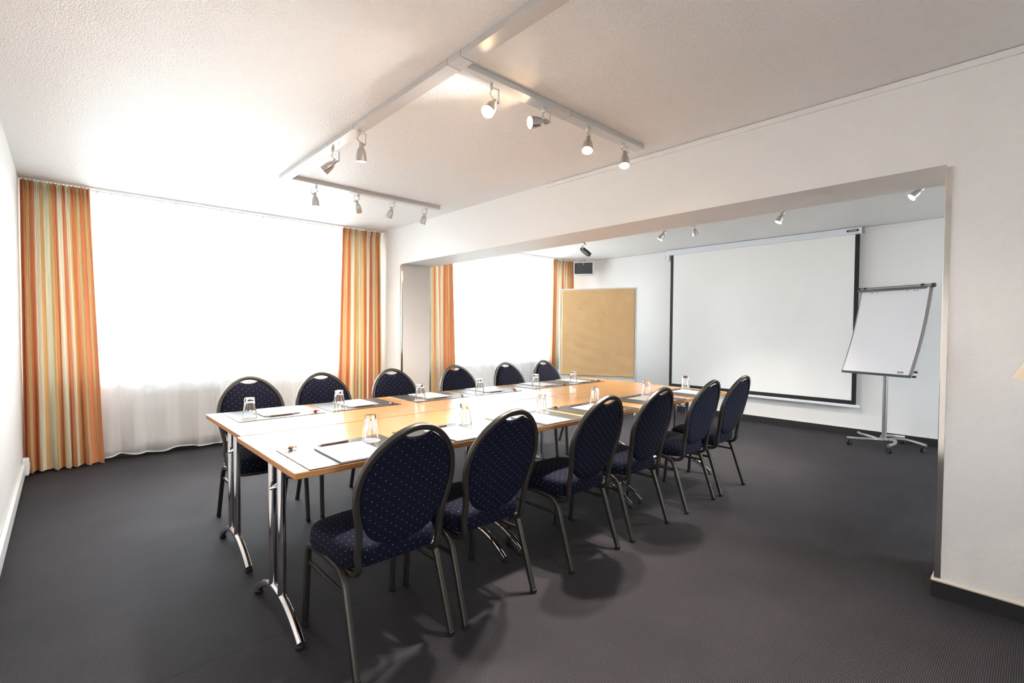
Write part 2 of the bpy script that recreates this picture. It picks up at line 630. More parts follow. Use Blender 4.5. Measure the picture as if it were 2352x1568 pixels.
def prism(bm, outline, z0, z1, mi=0, M=None):
    T = (lambda v: M @ v) if M else (lambda v: v)
    a = [bm.verts.new(T(Vector((x, y, z0)))) for x, y in outline]
    b = [bm.verts.new(T(Vector((x, y, z1)))) for x, y in outline]
    bm.faces.new(list(reversed(a))).material_index = mi
    bm.faces.new(b).material_index = mi
    n = len(a)
    for k in range(n):
        bm.faces.new((a[k], a[(k+1) % n], b[(k+1) % n], b[k])).material_index = mi

def children(o):
    return [c for c in bpy.data.objects if c.parent == o]

def copy_tree(o, parent=None):
    c = o.copy()
    col.objects.link(c)
    if parent is not None:
        c.parent = parent
    for ch in KIDS.get(o.name, ()):
        copy_tree(ch, c)
    return c
KIDS = {}
def index_tree(root):
    ks = children(root)
    KIDS[root.name] = ks
    for k in ks:
        index_tree(k)

def struct(name, bm, mt, bevel=0.0, parent=None, smooth=False):
    o = build(name, bm, mt, parent, smooth=smooth, bevel=bevel)
    if parent is None:
        o['kind'] = 'structure'
    return o

# ---------------------------------------------------------------- the room
T_ = 0.2
bm = bmesh.new(); box(bm, XL-T_, XF+T_, YB-T_, YW+0.35, -0.15, 0); struct('floor', bm, M_floor)
bm = bmesh.new(); box(bm, XL-T_, XF+T_, YB-T_, YW+0.35, C, C+0.2); struct('ceiling', bm, M_ceil)
bm = bmesh.new(); box(bm, XL-T_, XL, YB, YW+0.3, 0, C); struct('wall_left', bm, M_wall)
bm = bmesh.new(); box(bm, XF, XF+T_, YB, YW+0.3, 0, C); struct('wall_right', bm, M_wall)
bm = bmesh.new()
xs = [XL, FILL_WIN[0][0], FILL_WIN[0][1], FILL_WIN[1][0], FILL_WIN[1][1], XF]
for a, b in ((0, 1), (2, 3), (4, 5)):
    box(bm, xs[a], xs[b], YB-T_, YB, 0, C)
for a, b in FILL_WIN:
    box(bm, a, b, YB-T_, YB, 0, WZ0)
    box(bm, a, b, YB-T_, YB, WZ1, C)
struct('wall_back', bm, M_wall)
for i, (a, b) in enumerate(FILL_WIN):
    bm = bmesh.new()
    y0, y1 = YB-0.13, YB-0.07
    for (p, q, r, t_) in ((a, b, WZ0, WZ0+0.07), (a, b, WZ1-0.07, WZ1), (a, a+0.07, WZ0+0.07, WZ1-0.07), (b-0.07, b, WZ0+0.07, WZ1-0.07), ((a+b)/2-0.04, (a+b)/2+0.04, WZ0+0.07, WZ1-0.07)):
        box(bm, p, q, y0, y1, r, t_)
    wf = struct('window_%d' % (i+3), bm, M_white, bevel=0.004)  # frame of an unseen rear window, added only for its daylight
    bm = bmesh.new(); box(bm, a+0.05, b-0.05, YB-0.103, YB-0.097, WZ0+0.05, WZ1-0.05)
    build('pane', bm, M_pane, wf)
# window wall with two openings
bm = bmesh.new()
xs = [XL, WIN[0][0], WIN[0][1], WIN[1][0], WIN[1][1], XF]
Y2 = YW+0.3
for a, b in ((0, 1), (2, 3), (4, 5)):
    box(bm, xs[a], xs[b], YW, Y2, 0, C)
for a, b in WIN:
    box(bm, a, b, YW, Y2, 0, WZ0)
    box(bm, a, b, YW, Y2, WZ1, C)
struct('wall_window', bm, M_wall)
# partition wall with the wide opening
bm = bmesh.new()
box(bm, XP, XP2, YB, YR, 0, C)
box(bm, XP, XP2, YJ, YW, 0, C)
box(bm, XP, XP2, YR, YJ, O, C)
struct('wall_partition', bm, M_wall)

# window frames, glass and sills
for i, (a, b) in enumerate(WIN):
    bm = bmesh.new()
    y0, y1 = YW+0.10, YW+0.16
    box(bm, a, b, y0, y1, WZ0, WZ0+0.07)
    box(bm, a, b, y0, y1, WZ1-0.07, WZ1)
    n = 3
    for k in range(n+1):
        x = a+(b-a)*k/n
        h = 0.035 if 0 < k < n else 0.07
        x0 = max(a, x-h) if k else a
        x1 = min(b, x+h) if k < n else b
        box(bm, x0, x1, y0, y1, WZ0+0.07, WZ1-0.07)
    wf = struct('window_%d' % (i+1), bm, M_frw, bevel=0.004)
    wf.name = 'window_%d' % (i+1)
    bm = bmesh.new(); box(bm, a+0.05, b-0.05, YW+0.128, YW+0.134, WZ0+0.05, WZ1-0.05)
    build('pane', bm, M_pane, wf)
    bm = bmesh.new(); box(bm, a+0.002, b-0.002, YW-0.05, YW+0.10, WZ0-0.03, WZ0)
    build('window_sill', bm, M_frw, wf, bevel=0.004)
    bm = bmesh.new(); box(bm, a+0.6, a+0.615, y0-0.03, y0, 1.45, 1.58)
    build('window_handle', bm, M_frw, wf)

# skirting: dark band with a pale profile on top
def skirt(name, segs, h=0.075, d=0.012, rod=0.006, rodmat=None):
    bm = bmesh.new()
    for (x0, y0, x1, y1, nx, ny) in segs:
        xa, xb = sorted((x0, x1)); ya, yb = sorted((y0, y1))
        if nx: xa, xb = sorted((x0, x0+nx*d))
        else: ya, yb = sorted((y0, y0+ny*d))
        box(bm, xa, xb, ya, yb, 0, h)
    o = struct(name, bm, M_skirt)
    bm = bmesh.new()
    for (x0, y0, x1, y1, nx, ny) in segs:
        p = Vector((x0+nx*d*0.6, y0+ny*d*0.6, h+rod*0.5)); q = Vector((x1+nx*d*0.6, y1+ny*d*0.6, h+rod*0.5))
        sweep(bm, [p, q], circ(rod, 10))
    build('edge_profile', bm, rodmat or M_creamrod, o, smooth=True)
    return o
skirt('baseboard_right', [(XF, YB, XF, YW, -1, 0)], h=0.088, rod=0.004)
skirt('baseboard_window', [(XL, YW, XP, YW, 0, -1), (XP2, YW, XF, YW, 0, -1)], h=0.07, rod=0.004)
skirt('baseboard_partition', [(XP, YB, XP, YR+0.012, -1, 0), (XP-0.012, YR, XP2+0.012, YR, 0, 1),
                              (XP2, YB, XP2, YR+0.012, 1, 0), (XP, YJ-0.012, XP, YW, -1, 0),
                              (XP-0.012, YJ, XP2+0.012, YJ, 0, -1), (XP2, YJ, XP2, YW, 1, 0)], h=0.078, d=0.014, rod=0.008)
# left wall: dark carpet skirting under a white cable duct
bm = bmesh.new(); box(bm, XL, XL+0.012, YB, YW, 0, 0.055); struct('baseboard_left', bm, M_skirt)
bm = bmesh.new(); box(bm, XL+0.0005, XL+0.022, YB+0.002, 5.58, 0.0555, 0.15)
duct = build('cable_duct', bm, M_white, bevel=0.004)
tag(duct, 'long white cable duct along the bottom of the left wall above the dark skirting', 'cable duct')
bm = bmesh.new(); box(bm, XL, XL+0.045, 5.585, 5.665, 0.05, 0.19)
sk = build('duct_outlet_box', bm, M_white, bevel=0.012)
tag(sk, 'small white rounded outlet box at the end of the wall duct by the striped curtain', 'outlet box')
bm = bmesh.new(); box(bm, XL+0.045, XL+0.049, 5.60, 5.65, 0.09, 0.15)
build('cover_plate', bm, M_white, sk, bevel=0.0015)

# narrow trim under the ceiling (partition and far wall)
bm = bmesh.new(); box(bm, XP-0.014, XP, YB, 2.93, C-0.034, C-0.003)
t1 = struct('trim_1', bm, M_wall, bevel=0.002)
bm = bmesh.new()
box(bm, XF-0.012, XF, YB, 1.475, C-0.036, C-0.004)
box(bm, XF-0.012, XF, 4.10, YW, C-0.036, C-0.004)
struct('trim_2', bm, M_wall, bevel=0.002)

# reveal panels and steel corner guards of the opening
bm = bmesh.new()
box(bm, XP+0.004, XP2-0.004, YJ-0.004, YJ, 0.09, O-0.001)
struct('trim_3', bm, M_cream)
bm = bmesh.new()
box(bm, XP+0.004, XP2-0.004, YR, YR+0.003, 0.09, O-0.001)
struct('trim_4', bm, M_cream)
def guard(name, x, y, sx, sy, label):
    """L-profile wrapped round an upright wall corner"""
    L, t = 0.020, 0.004
    bm = bmesh.new()
    # leaf on the wall face (normal -sx direction) and leaf on the reveal face
    a0, a1 = sorted((x, x+sx*t)); b0, b1 = sorted((y+sy*t, y-sy*L))
    box(bm, a0, a1, b0, b1, 0.092, O-0.012)
    a0, a1 = sorted((x, x-sx*L)); b0, b1 = sorted((y+(sy*0.004 if False else 0), y+sy*t*1.4))
    box(bm, a0, a1, b0, b1, 0.092, O-0.012)
    o = build(name, bm, M_mirror, bevel=0.0012)
    return tag(o, label, 'corner guard', None)
guard('corner_guard', XP, YR, -1, 1, 'polished steel corner guard on the front right edge of the wide wall opening')
guard('corner_guard', XP2, YR, 1, 1, 'polished steel corner guard on the rear right edge of the wide wall opening')
guard('corner_guard', XP, YJ, -1, -1, 'polished steel corner guard on the front left edge of the opening beside the curtain')
guard('corner_guard', XP2, YJ, 1, -1, 'polished steel corner guard on the rear left edge of the opening beside the cream reveal')

# ---------------------------------------------------------------- radiator behind the voile
def radiator(x0, x1, label):
    t = empty('radiator', ((x0+x1)/2, YW-0.061, 0.12), 0, label, 'radiator')
    w = (x1-x0)/2
    bm = bmesh.new()
    n = int((x1-x0)/0.04)
    prof = []
    for k in range(n):
        xa = -w+2*w*k/n; s = 2*w/n
        prof += [(xa, -0.018), (xa+s*0.3, -0.018), (xa+s*0.4, -0.026), (xa+s*0.9, -0.026)]
    prof += [(w, -0.018), (w, 0.02), (-w, 0.02)]
    prism(bm, prof, 0, 0.5)
    build('panel', bm, M_radi, t)
    bm = bmesh.new(); box(bm, -w, w, -0.03, 0.03, 0.5, 0.515)
    build('top_grille', bm, M_radi, t, bevel=0.003)
    bm = bmesh.new(); sweep(bm, fillet([(w, 0, 0.05), (w+0.05, 0, 0.05), (w+0.05, 0, -0.117)], 0.02), circ(0.008, 8))
    build('pipe', bm, M_radi, t, smooth=True)
    for s in (-0.7, 0.7):
        bm = bmesh.new(); box(bm, w*s-0.02, w*s+0.02, 0.02, 0.0595, 0.1, 0.45)
        build('wall_bracket', bm, M_radi, t)
radiator(0.50, 1.62, 'white panel radiator under the large window seen through the voile, left one')
radiator(1.80, 2.75, 'white panel radiator behind the voile at the right end of the large window')

# ---------------------------------------------------------------- curtains
def curtain(name, x0t, x1t, x0b, x1b, y, zt, zb, nb, nt_, rep, off, label, group, seed, amp=0.050):
    rnd = random.Random(seed)
    ph = [rnd.uniform(-0.9, 0.9) for _ in range(10)]
    NU, NZ = 260, 34
    bm = bmesh.new()
    uvl = bm.loops.layers.uv.new('UVMap')
    grid = []
    def warp(u):
        return u+0.35/nb*math.sin(2*PI*u*2+ph[0])*0.5+0.2/nb*math.sin(2*PI*u*5+ph[1])*0.5
    for j in range(NZ+1):
        v = j/NZ
        s = v**0.8
        z = zt+(zb-zt)*v
        row = []
        for i in range(NU+1):
            u = i/NU
            xa = x0t+(x1t-x0t)*u
            xb = x0b+(x1b-x0b)*u
            x = xa+(xb-xa)*v
            uw = warp(u)
            fb = math.sin(2*PI*nb*uw+ph[2])
            ft = math.sin(2*PI*nt_*u+ph[3])
            a = 0.016+amp*s*(0.8+0.3*math.sin(2*PI*u*3+ph[4]))
            yy = y+a*(fb*s**0.5+ft*(1-s**0.5)*0.9)
            x += 0.30*(x1b-x0b)/nb*s*math.sin(4*PI*nb*uw+ph[5])*0.35
            if v < 0.035:
                yy = y+0.014*math.sin(2*PI*nt_*u+ph[3])*1.3
            row.append(bm.verts.new((x, yy, z+(0.004*math.sin(9*u+ph[6]) if j == NZ else 0))))
        grid.append(row)
    for j in range(NZ):
        for i in range(NU):
            f = bm.faces.new((grid[j][i], grid[j][i+1], grid[j+1][i+1], grid[j+1][i]))
            for lp, (a, b) in zip(f.loops, ((i, j), (i+1, j), (i+1, j+1), (i, j+1))):
                lp[uvl].uv = (a/NU*rep+off, b/NZ)
    t = empty(name, ((x0t+x1t)/2, y, zb), 0, label, 'curtain', group)
    o = build('cloth', bm, M_curt, t, smooth=False, recalc=False)
    for p in o.data.polygons: p.use_smooth = True
    o.location = (-(x0t+x1t)/2, -y, -zb)
    # gathered heading tape
    bm = bmesh.new()
    uvl = bm.loops.layers.uv.new('UVMap')
    rows = []
    for (dz, am) in ((0.0, 0.020), (0.02, 0.014), (0.055, 0.022)):
        row = []
        for i in range(NU+1):
            u = i/NU
            row.append(bm.verts.new((x0t+(x1t-x0t)*u, y-0.012+am*math.sin(2*PI*nt_*u+ph[3]), zt-dz+0.012)))
        rows.append(row)
    for j in range(2):
        for i in range(NU):
            f = bm.faces.new((rows[j][i], rows[j][i+1], rows[j+1][i+1], rows[j+1][i]))
            for lp, a in zip(f.loops, (i, i+1, i+1, i)):
                lp[uvl].uv = (a/NU*rep+off, 0)
    o = build('heading_tape', bm, M_curt, t, recalc=False)
    o.location = (-(x0t+x1t)/2, -y, -zb)
    for p in o.data.polygons: p.use_smooth = True
    return t
CT = C-0.030
curtain('striped_curtain', XL+0.012, 0.195, XL+0.01, 0.275, YC-0.012, CT, 0.02, 7, 17, 1.2, 0.0,
        'orange, yellow and cream striped curtain in the left corner beside the white wall', 'striped curtains', 1)
curtain('striped_curtain', 2.545, 3.045, 2.49, 3.06, YC-0.012, CT, 0.02, 9, 14, 0.97, 0.0,
        'striped curtain at the right end of the large window next to the partition wall', 'striped curtains', 2)
curtain('striped_curtain', 3.72, 4.19, 3.70, 4.24, YC-0.012, CT, 0.02, 6, 13, 0.8, 0.30,
        'striped curtain seen through the opening beside its cream reveal', 'striped curtains', 3)
curtain('striped_curtain', 6.37, 6.90, 6.30, 6.92, YC-0.012, CT, 0.02, 8, 14, 1.2, 0.0,
        'striped curtain in the far corner behind the brown paper pinboard', 'striped curtains', 4)

def voile(x0, x1, y, zt, zb, label, seed):
    rnd = random.Random(seed)
    t = empty('voile_curtain', ((x0+x1)/2, y, zb), 0, label, 'curtain', 'white voile curtains')
    n = round((x1-x0)/0.0985)
    NU, NZ = n*10, 24
    ph = [rnd.uniform(0, 6) for _ in range(8)]
    bm = bmesh.new()
    grid = []
    for j in range(NZ+1):
        v = j/NZ
        row = []
        for i in range(NU+1):
            u = i/NU
            x = x0+(x1-x0)*u
            a = 0.006+0.030*v
            k = 2*PI*n*u
            yy = y+a*(0.6*math.sin(k)*(1-v*0.8)+0.9*v*math.sin(k*0.43+ph[0]+0.8*math.sin(k*0.11+ph[1])))
            zz = zt+(zb-zt)*v
            if j == NZ:
                zz += 0.010*math.sin(k*0.21+ph[2])+0.004*math.sin(k*0.5)
            row.append(bm.verts.new((x+0.012*v*math.sin(k*0.5+ph[3]), yy, zz)))
        grid.append(row)
    for j in range(NZ):
        for i in range(NU):
            bm.faces.new((grid[j][i], grid[j][i+1], grid[j+1][i+1], grid[j+1][i]))
    o = build('cloth', bm, M_sheer, t, recalc=False)
    o.location = (-(x0+x1)/2, -y, -zb)
    for p in o.data.polygons: p.use_smooth = True
    # sewn hem at the bottom
    bm = bmesh.new()
    prev = None
    for vt in range(NU+1):
        u = vt/NU; k = 2*PI*n*u
        x = x0+(x1-x0)*u+0.012*math.sin(k*0.5+ph[3])
        yy = y+0.036*(0.12*math.sin(k)+0.9*math.sin(k*0.43+ph[0]+0.8*math.sin(k*0.11+ph[1])))-0.0015
        zz = zb+0.010*math.sin(k*0.21+ph[2])+0.004*math.sin(k*0.5)
        a = bm.verts.new((x, yy, zz)); b = bm.verts.new((x, yy, zz+0.012))
        if prev: bm.faces.new((prev[0], a, b, prev[1]))
        prev = (a, b)
    o = build('hem', bm, M_doily, t, recalc=False)
    o.location = (-(x0+x1)/2, -y, -zb)
    # pinch pleats of the heading: small doubled tabs
    for k in range(n+1):
        x = x0+(x1-x0)*k/n
        bm = bmesh.new()
        prism(bm, [(-0.009, 0.0), (0.009, 0.0), (0.009, -0.075), (0.004, -0.085), (0.002, -0.22), (-0.002, -0.22), (-0.004, -0.085), (-0.009, -0.075)], -0.004, 0.004, M=Matrix.Rotation(PI/2, 4, 'X'))
        o = build('pinch_pleat', bm, M_sheer, t)
        o.location = (x-(x0+x1)/2, -0.014, zt+0.02-zb)
voile(0.15, 2.56, YV, CT, 0.045, 'white voile curtain hanging across the large window with scalloped hem', 1)
voile(4.02, 6.46, YV, CT, 0.045, 'white voile curtain across the window seen through the opening', 2)

def rail(x0, x1, label):
    t = empty('curtain_rail', ((x0+x1)/2, YC, C), 0, label, 'curtain rail')
    w = (x1-x0)/2
    bm = bmesh.new(); box(bm, -w, w, -0.040, 0.085, -0.009, -0.001)
    build('rail', bm, M_white, t, bevel=0.002)
    bm = bmesh.new(); box(bm, -w, w, -0.030, -0.022, -0.014, -0.009); box(bm, -w, w, 0.070, 0.078, -0.014, -0.009)
    build('runner_slot', bm, M_white, t)
rail(XL+0.005, XP-0.005, 'white double curtain rail on the ceiling above the large window')
rail(XP2+0.01, XF-0.01, 'white double curtain rail on the ceiling of the room behind the opening')

# ---------------------------------------------------------------- chairs
LOOP = [(0.174, 0.392), (0.180, 0.44), (0.180, 0.50), (0.187, 0.56), (0.200, 0.62), (0.2065, 0.675), (0.2015, 0.73),
        (0.1835, 0.785), (0.150, 0.836), (0.103, 0.880), (0.052, 0.907), (0.0, 0.917)]
def lean(z):
    return -0.184-max(0.0, z-0.42)*0.185-0.035*max(0.0, z-0.60)-0.55*max(0.0, z-0.66)**2
def make_chair():
    t = empty('banquet_chair', (0, 0, 0))
    # back frame: loop + hooks that run forward under the seat
    right = [(x, lean(z), z) for x, z in LOOP]
    pts = list(reversed([(-x, y, z) for x, y, z in right[:-1]]))
    top = right
    hook = [(0.173, -0.168, 0.366), (0.174, -0.135, 0.353), (0.180, -0.08, 0.356), (0.184, 0.0, 0.366), (0.186, 0.12, 0.370), (0.165, 0.178, 0.370), (0.10, 0.196, 0.370), (0.0, 0.200, 0.370)]
    path = list(reversed(hook))+top+[]
    left = [(-x, y, z) for x, y, z in reversed(right[:-1])]
    path = path+left+[(-x, y, z) for x, y, z in hook[:-1]]
    path = catmull(path, 5, closed=True)
    bm = bmesh.new()
    # section kept square to the back by building frames from the loop's own normal
    N = len(path); rings = []
    prevn = None
    sec = rrect(0.0115, 0.0115, 0.005)
    nrm = Vector((0, 0, -1))
    for i in range(N):
        tg = (path[(i+1) % N]-path[(i-1) % N]).normalized()
        nn = nrm-tg*nrm.dot(tg)
        nrm = nn.normalized()
        bi = tg.cross(nrm)
        rings.append([bm.verts.new(path[i]+nrm*a+bi*b) for a, b in sec])
    # find the twist left after one turn and spread it
    n = len(sec)
    for i in range(N-1):
        A, B = rings[i], rings[i+1]
        for k in range(n):
            bm.faces.new((A[k], A[(k+1) % n], B[(k+1) % n], B[k]))
    # close with best matching offset
    best = min(range(n), key=lambda s: sum((rings[-1][k].co-rings[0][(k+s) % n].co).length for k in range(n)))
    for k in range(n):
        bm.faces.new((rings[-1][k], rings[-1][(k+1) % n], rings[0][(k+1+best) % n], rings[0][(k+best) % n]))
    build('back_frame', bm, M_frame, t, smooth=True)
    # legs: each side an inverted U, split into a front and a rear leg
    sec = rrect(0.0115, 0.0115, 0.004)
    for s in (-1, 1):
        x0, x1 = s*0.2035, s*0.209
        for kind in ('rear', 'front'):
            if kind == 'rear':
                raw = [(x0, 0.045, 0.376), (x0, -0.118, 0.366), (x1, -0.238, 0.012)]
            else:
                raw = [(x0, 0.045, 0.376), (x0, 0.212, 0.366), (x1, 0.240, 0.012)]
            pth = fillet(raw, 0.065 if kind == 'rear' else 0.05, 8)
            bm = bmesh.new()
            sweep(bm, pth, sec, up=(1, 0, 0))
            lg = build('leg', bm, M_frame, t, smooth=True)
            bm = bmesh.new()
            e = Vector(raw[2])
            box(bm, e.x-0.0126, e.x+0.0126, e.y-0.0126, e.y+0.0126, 0.0, 0.020)
            build('foot_cap', bm, M_cap, lg, bevel=0.003)
        bm = bmesh.new()
        sweep(bm, [(x0, -0.135, 0.286), (x0, 0.212, 0.290)], rrect(0.008, 0.006, 0.002), up=(0, 0, 1))
        build('stretcher', bm, M_frame, t, smooth=True)
    bm = bmesh.new()
    sweep(bm, [(0.196, -0.118, 0.375), (0.186, -0.118, 0.385), (0.176, -0.135, 0.392)], circ(0.012, 12))
    build('joint_bolt', bm, M_lamph, t, smooth=True)
    # seat cushion
    def seat_outline():
        raw = [(0.0, -0.172), (0.10, -0.171), (0.150, -0.165), (0.186, -0.140), (0.206, -0.08), (0.216, 0.02), (0.224, 0.10),
               (0.216, 0.165), (0.175, 0.208), (0.09, 0.228), (0.0, 0.233)]
        full = raw+[(-x, y) for x, y in reversed(raw[1:-1])]
        return [(v.x, v.y) for v in catmull([(x, y, 0) for x, y in full], 4, closed=True)]
    ol = seat_outline()
    bm = bmesh.new()
    uvl = bm.loops.layers.uv.new('UVMap')
    prof = [(0.90, 0.378, 0.10), (0.975, 0.379, 0.085), (1.0, 0.388, 0.072), (1.0, 0.425, 0.038), (0.985, 0.446, 0.018),
            (0.95, 0.458, 0.006), (0.88, 0.466, 0), (0.6, 0.474, 0), (0.3, 0.477, 0)]
    rings = []
    uvs = {}
    for sc, z, ex in prof:
        rr = []
        for x, y in ol:
            v = bm.verts.new((x*sc, y*sc, z))
            d = math.hypot(x, y)
            k = sc+ex/d
            uvs[v] = (x*k+0.006, y*k+0.004)
            rr.append(v)
        rings.append(rr)
    n = len(ol)
    for A, B in zip(rings[:-1], rings[1:]):
        for k in range(n):
            bm.faces.new((A[k], A[(k+1) % n], B[(k+1) % n], B[k]))
    c = bm.verts.new((0, 0, 0.478)); uvs[c] = (0.006, 0.004)
    for k in range(n):
        bm.faces.new((rings[-1][k], rings[-1][(k+1) % n], c))
    bm.faces.new(list(reversed(rings[0])))
    for f in bm.faces:
        for lp in f.loops:
            lp[uvl].uv = uvs[lp.vert]
    build('seat', bm, M_fab, t, smooth=True)
    # backrest pad: oval with a scooped top that leaves the grip hole
    half = [(0.0, 0.452), (0.075, 0.461), (0.128, 0.490), (0.163, 0.54), (0.185, 0.60), (0.1945, 0.67), (0.1895, 0.73),
            (0.1715, 0.782), (0.139, 0.830), (0.098, 0.8685), (0.059, 0.8905)]
    sm = [(v.x, v.y) for v in catmull([(x, z, 0) for x, z in half], 3)]
    dip = [(0.050, 0.888), (0.036, 0.882), (0.018, 0.878), (0.0, 0.877)]
    hf = sm+dip
    ol = hf+[(-x, z) for x, z in reversed(hf[1:-1])]
    bm = bmesh.new()
    uvl = bm.loops.layers.uv.new('UVMap')
    uvs = {}
    cz = 0.67
    pr = [(0.0, -0.012), (0.35, -0.012), (0.80, -0.011), (0.955, -0.009), (1.0, -0.002), (1.0, 0.008), (0.97, 0.020), (0.90, 0.029), (0.7, 0.036), (0.35, 0.039), (0.0, 0.040)]
    rings = []
    for sc, dy in pr:
        if sc == 0:
            v = bm.verts.new((0, lean(cz)+dy, cz)); uvs[v] = (0.011, cz)
            rings.append([v]); continue
        rr = []
        for x, z in ol:
            zz = cz+(z-cz)*sc
            v = bm.verts.new((x*sc, lean(zz)+dy, zz))
            uvs[v] = (x*sc+0.011, zz)
            rr.append(v)
        rings.append(rr)
    n = len(ol)
    for A, B in zip(rings[:-1], rings[1:]):
        for k in range(n):
            k2 = (k+1) % n
            if len(A) == 1: bm.faces.new((A[0], B[k2], B[k]))
            elif len(B) == 1: bm.faces.new((A[k], A[k2], B[0]))
            else: bm.faces.new((A[k], A[k2], B[k2], B[k]))
    for f in bm.faces:
        for lp in f.loops:
            lp[uvl].uv = uvs[lp.vert]
    build('backrest', bm, M_fab, t, smooth=True)
    return t
chair0 = make_chair()
index_tree(chair0)
ordn = ['nearest the camera', 'second from the camera', 'third from the camera', 'fourth from the camera', 'fifth from the camera', 'farthest from the camera']
near = [(0.962, 1.872, 1.0), (1.452, 1.875, 1.0), (2.150, 1.877, 1.0), (2.712, 1.880, 1.0), (3.385, 1.88, 0.5), (3.925, 1.88, 0.0)]
far = [(0.970, 3.495, 0), (1.480, 3.49, 0), (2.090, 3.49, 0), (2.757, 3.48, 0), (3.415, 3.49, 0), (3.987, 3.49, 0)]
near_lbl = ['navy dotted banquet chair on the right side of the table, nearest the camera',
            'navy dotted banquet chair on the right side of the table, second from the camera',
            'navy dotted banquet chair on the right side of the table, third from the camera',
            'navy dotted banquet chair on the right side of the table, fourth from the camera',
            'navy dotted banquet chair on the right side of the table, fifth from the camera',
            'navy dotted banquet chair at the far end of the right side, closest to the screen']
far_lbl = ['navy dotted banquet chair on the window side, nearest the camera at the table corner',
           'navy dotted banquet chair on the window side before the voile, second in its row',
           'navy dotted banquet chair before the partition wall, third on the window side',
           'navy dotted banquet chair before the striped curtain in the opening, fourth on the window side',
           'navy dotted banquet chair on the window side, fifth in its row before the second window',
           'navy dotted banquet chair beside the brown paper pinboard, last on the window side']
first = True
for lst, lb, rz, g in ((near, near_lbl, 0, 'chairs along the right side of the table'), (far, far_lbl, PI, 'chairs along the window side of the table')):
    for (x, y, a), l in zip(lst, lb):
        o = chair0 if first else copy_tree(chair0)
        first = False
        o.location = (x, y, 0); o.rotation_euler = (0, 0, rz+R(a))
        tag(o, l, 'chair', g)

# ---------------------------------------------------------------- tables
TZ = 0.742
TW, TL = 0.800, 1.214
def make_table():
    t = empty('folding_table', (0, 0, 0))
    bm = bmesh.new()
    box(bm, -TL/2, TL/2, -TW/2, TW/2, TZ-0.026, TZ)
    for f in bm.faces:
        f.material_index = 0 if abs(f.normal.z) > 0.5 or f.calc_center_median().z > TZ-0.001 else 1
    o = build('tabletop', bm, [M_top, M_edge], t, bevel=0.004)
    for s in (-1, 1):
        x = s*(TL/2-0.060)
        lf = empty('leg_frame', (x, 0, 0)); lf.parent = t
        # arched foot
        bm = bmesh.new()
        arc = [(0, -0.285, 0.022), (0, -0.235, 0.056), (0, -0.17, 0.090), (0, -0.09, 0.116), (0, 0, 0.126), (0, 0.09, 0.116), (0, 0.17, 0.090), (0, 0.235, 0.056), (0, 0.285, 0.022)]
        sweep(bm, catmull(arc, 5), circ(0.018, 16), up=(1, 0, 0))
        build('foot', bm, M_chrome, lf, smooth=True)
        for sy in (-1, 1):
            bm = bmesh.new()
            lathe(bm, [(0, 0), (0.017, 0), (0.019, 0.004), (0.019, 0.014), (0.015, 0.018), (0, 0.018)], 16)
            build('glider', bm, M_cap, lf, loc=(0, sy*0.278, 0), smooth=True)
            bm = bmesh.new()
            sweep(bm, [(0, sy*0.060, 0.118), (0, sy*0.062, TZ-0.028)], circ(0.0175, 16), up=(1, 0, 0))
            build('pole', bm, M_chrome, lf, smooth=True)
        bm = bmesh.new()
        box(bm, -s*0.058-0.030, -s*0.058+0.030, -0.075, 0.045, TZ-0.118, TZ-0.027)
        build('hinge_block', bm, M_cap, lf, bevel=0.010)
        bm = bmesh.new()
        sweep(bm, [(0, -0.060, 0.600), (s*0.022, 0.010, 0.575), (0, 0.060, 0.600)], circ(0.0055, 8))
        sweep(bm, [(s*0.022, 0.010, 0.575), (-s*0.05, 0.0, 0.625), (-s*0.24, 0.0, TZ-0.03)], circ(0.0055, 8))
        build('folding_stay', bm, M_chrome, lf, smooth=True)
    return t
tab0 = make_table()
index_tree(tab0)
rows = [(1.848, 0.620, 'right'), (2.658, 0.640, 'window')]
first = True
wh = ['nearest the camera', 'in the middle', 'at the far end']
for y0, x0, nm in rows:
    for k in range(3):
        o = tab0 if first else copy_tree(tab0)
        first = False
        o.location = (x0+TL/2+k*(TL+0.003), y0+TW/2, 0)
        tag(o, 'beech topped folding table with chrome legs, %s of the %s row' % (
            ['nearest', 'middle one', 'farthest'][k], 'right-hand' if nm == 'right' else 'window-side'), 'table', 'folding conference tables')

# ---------------------------------------------------------------- place settings
def make_pad():
    t = None
    bm = bmesh.new(); box(bm, -0.245, 0.245, -0.197, 0.197, 0, 0.003)
    return build('desk_pad', bm, M_pad, bevel=0.001)
def make_note():
    t = empty('notepad', (0, 0, 0))
    bm = bmesh.new(); box(bm, -0.105, 0.105, -0.148, 0.148, 0.0012, 0.0062)
    build('paper', bm, M_note, t, bevel=0.0006)
    bm = bmesh.new(); box(bm, -0.1055, 0.1055, -0.1485, 0.1485, 0, 0.0012)
    build('backing_card', bm, M_noteb, t)
    return t
def make_pencil():
    t = empty('pencil', (0, 0, 0))
    bm = bmesh.new(); sweep(bm, [(-0.06, 0, 0.0042), (0.065, 0, 0.0042)], circ(0.0042, 6))
    build('barrel', bm, M_penc, t)
    bm = bmesh.new(); sweep(bm, [(-0.06, 0, 0.0042), (-0.078, 0, 0.0040)], circ(0.0042, 6), taper=lambda s: 1-0.86*s)
    build('tip', bm, M_lead, t)
    bm = bmesh.new(); sweep(bm, [(0.065, 0, 0.0042), (0.071, 0, 0.0042)], circ(0.0040, 8))
    build('end_cap', bm, M_lamph, t)
    return t
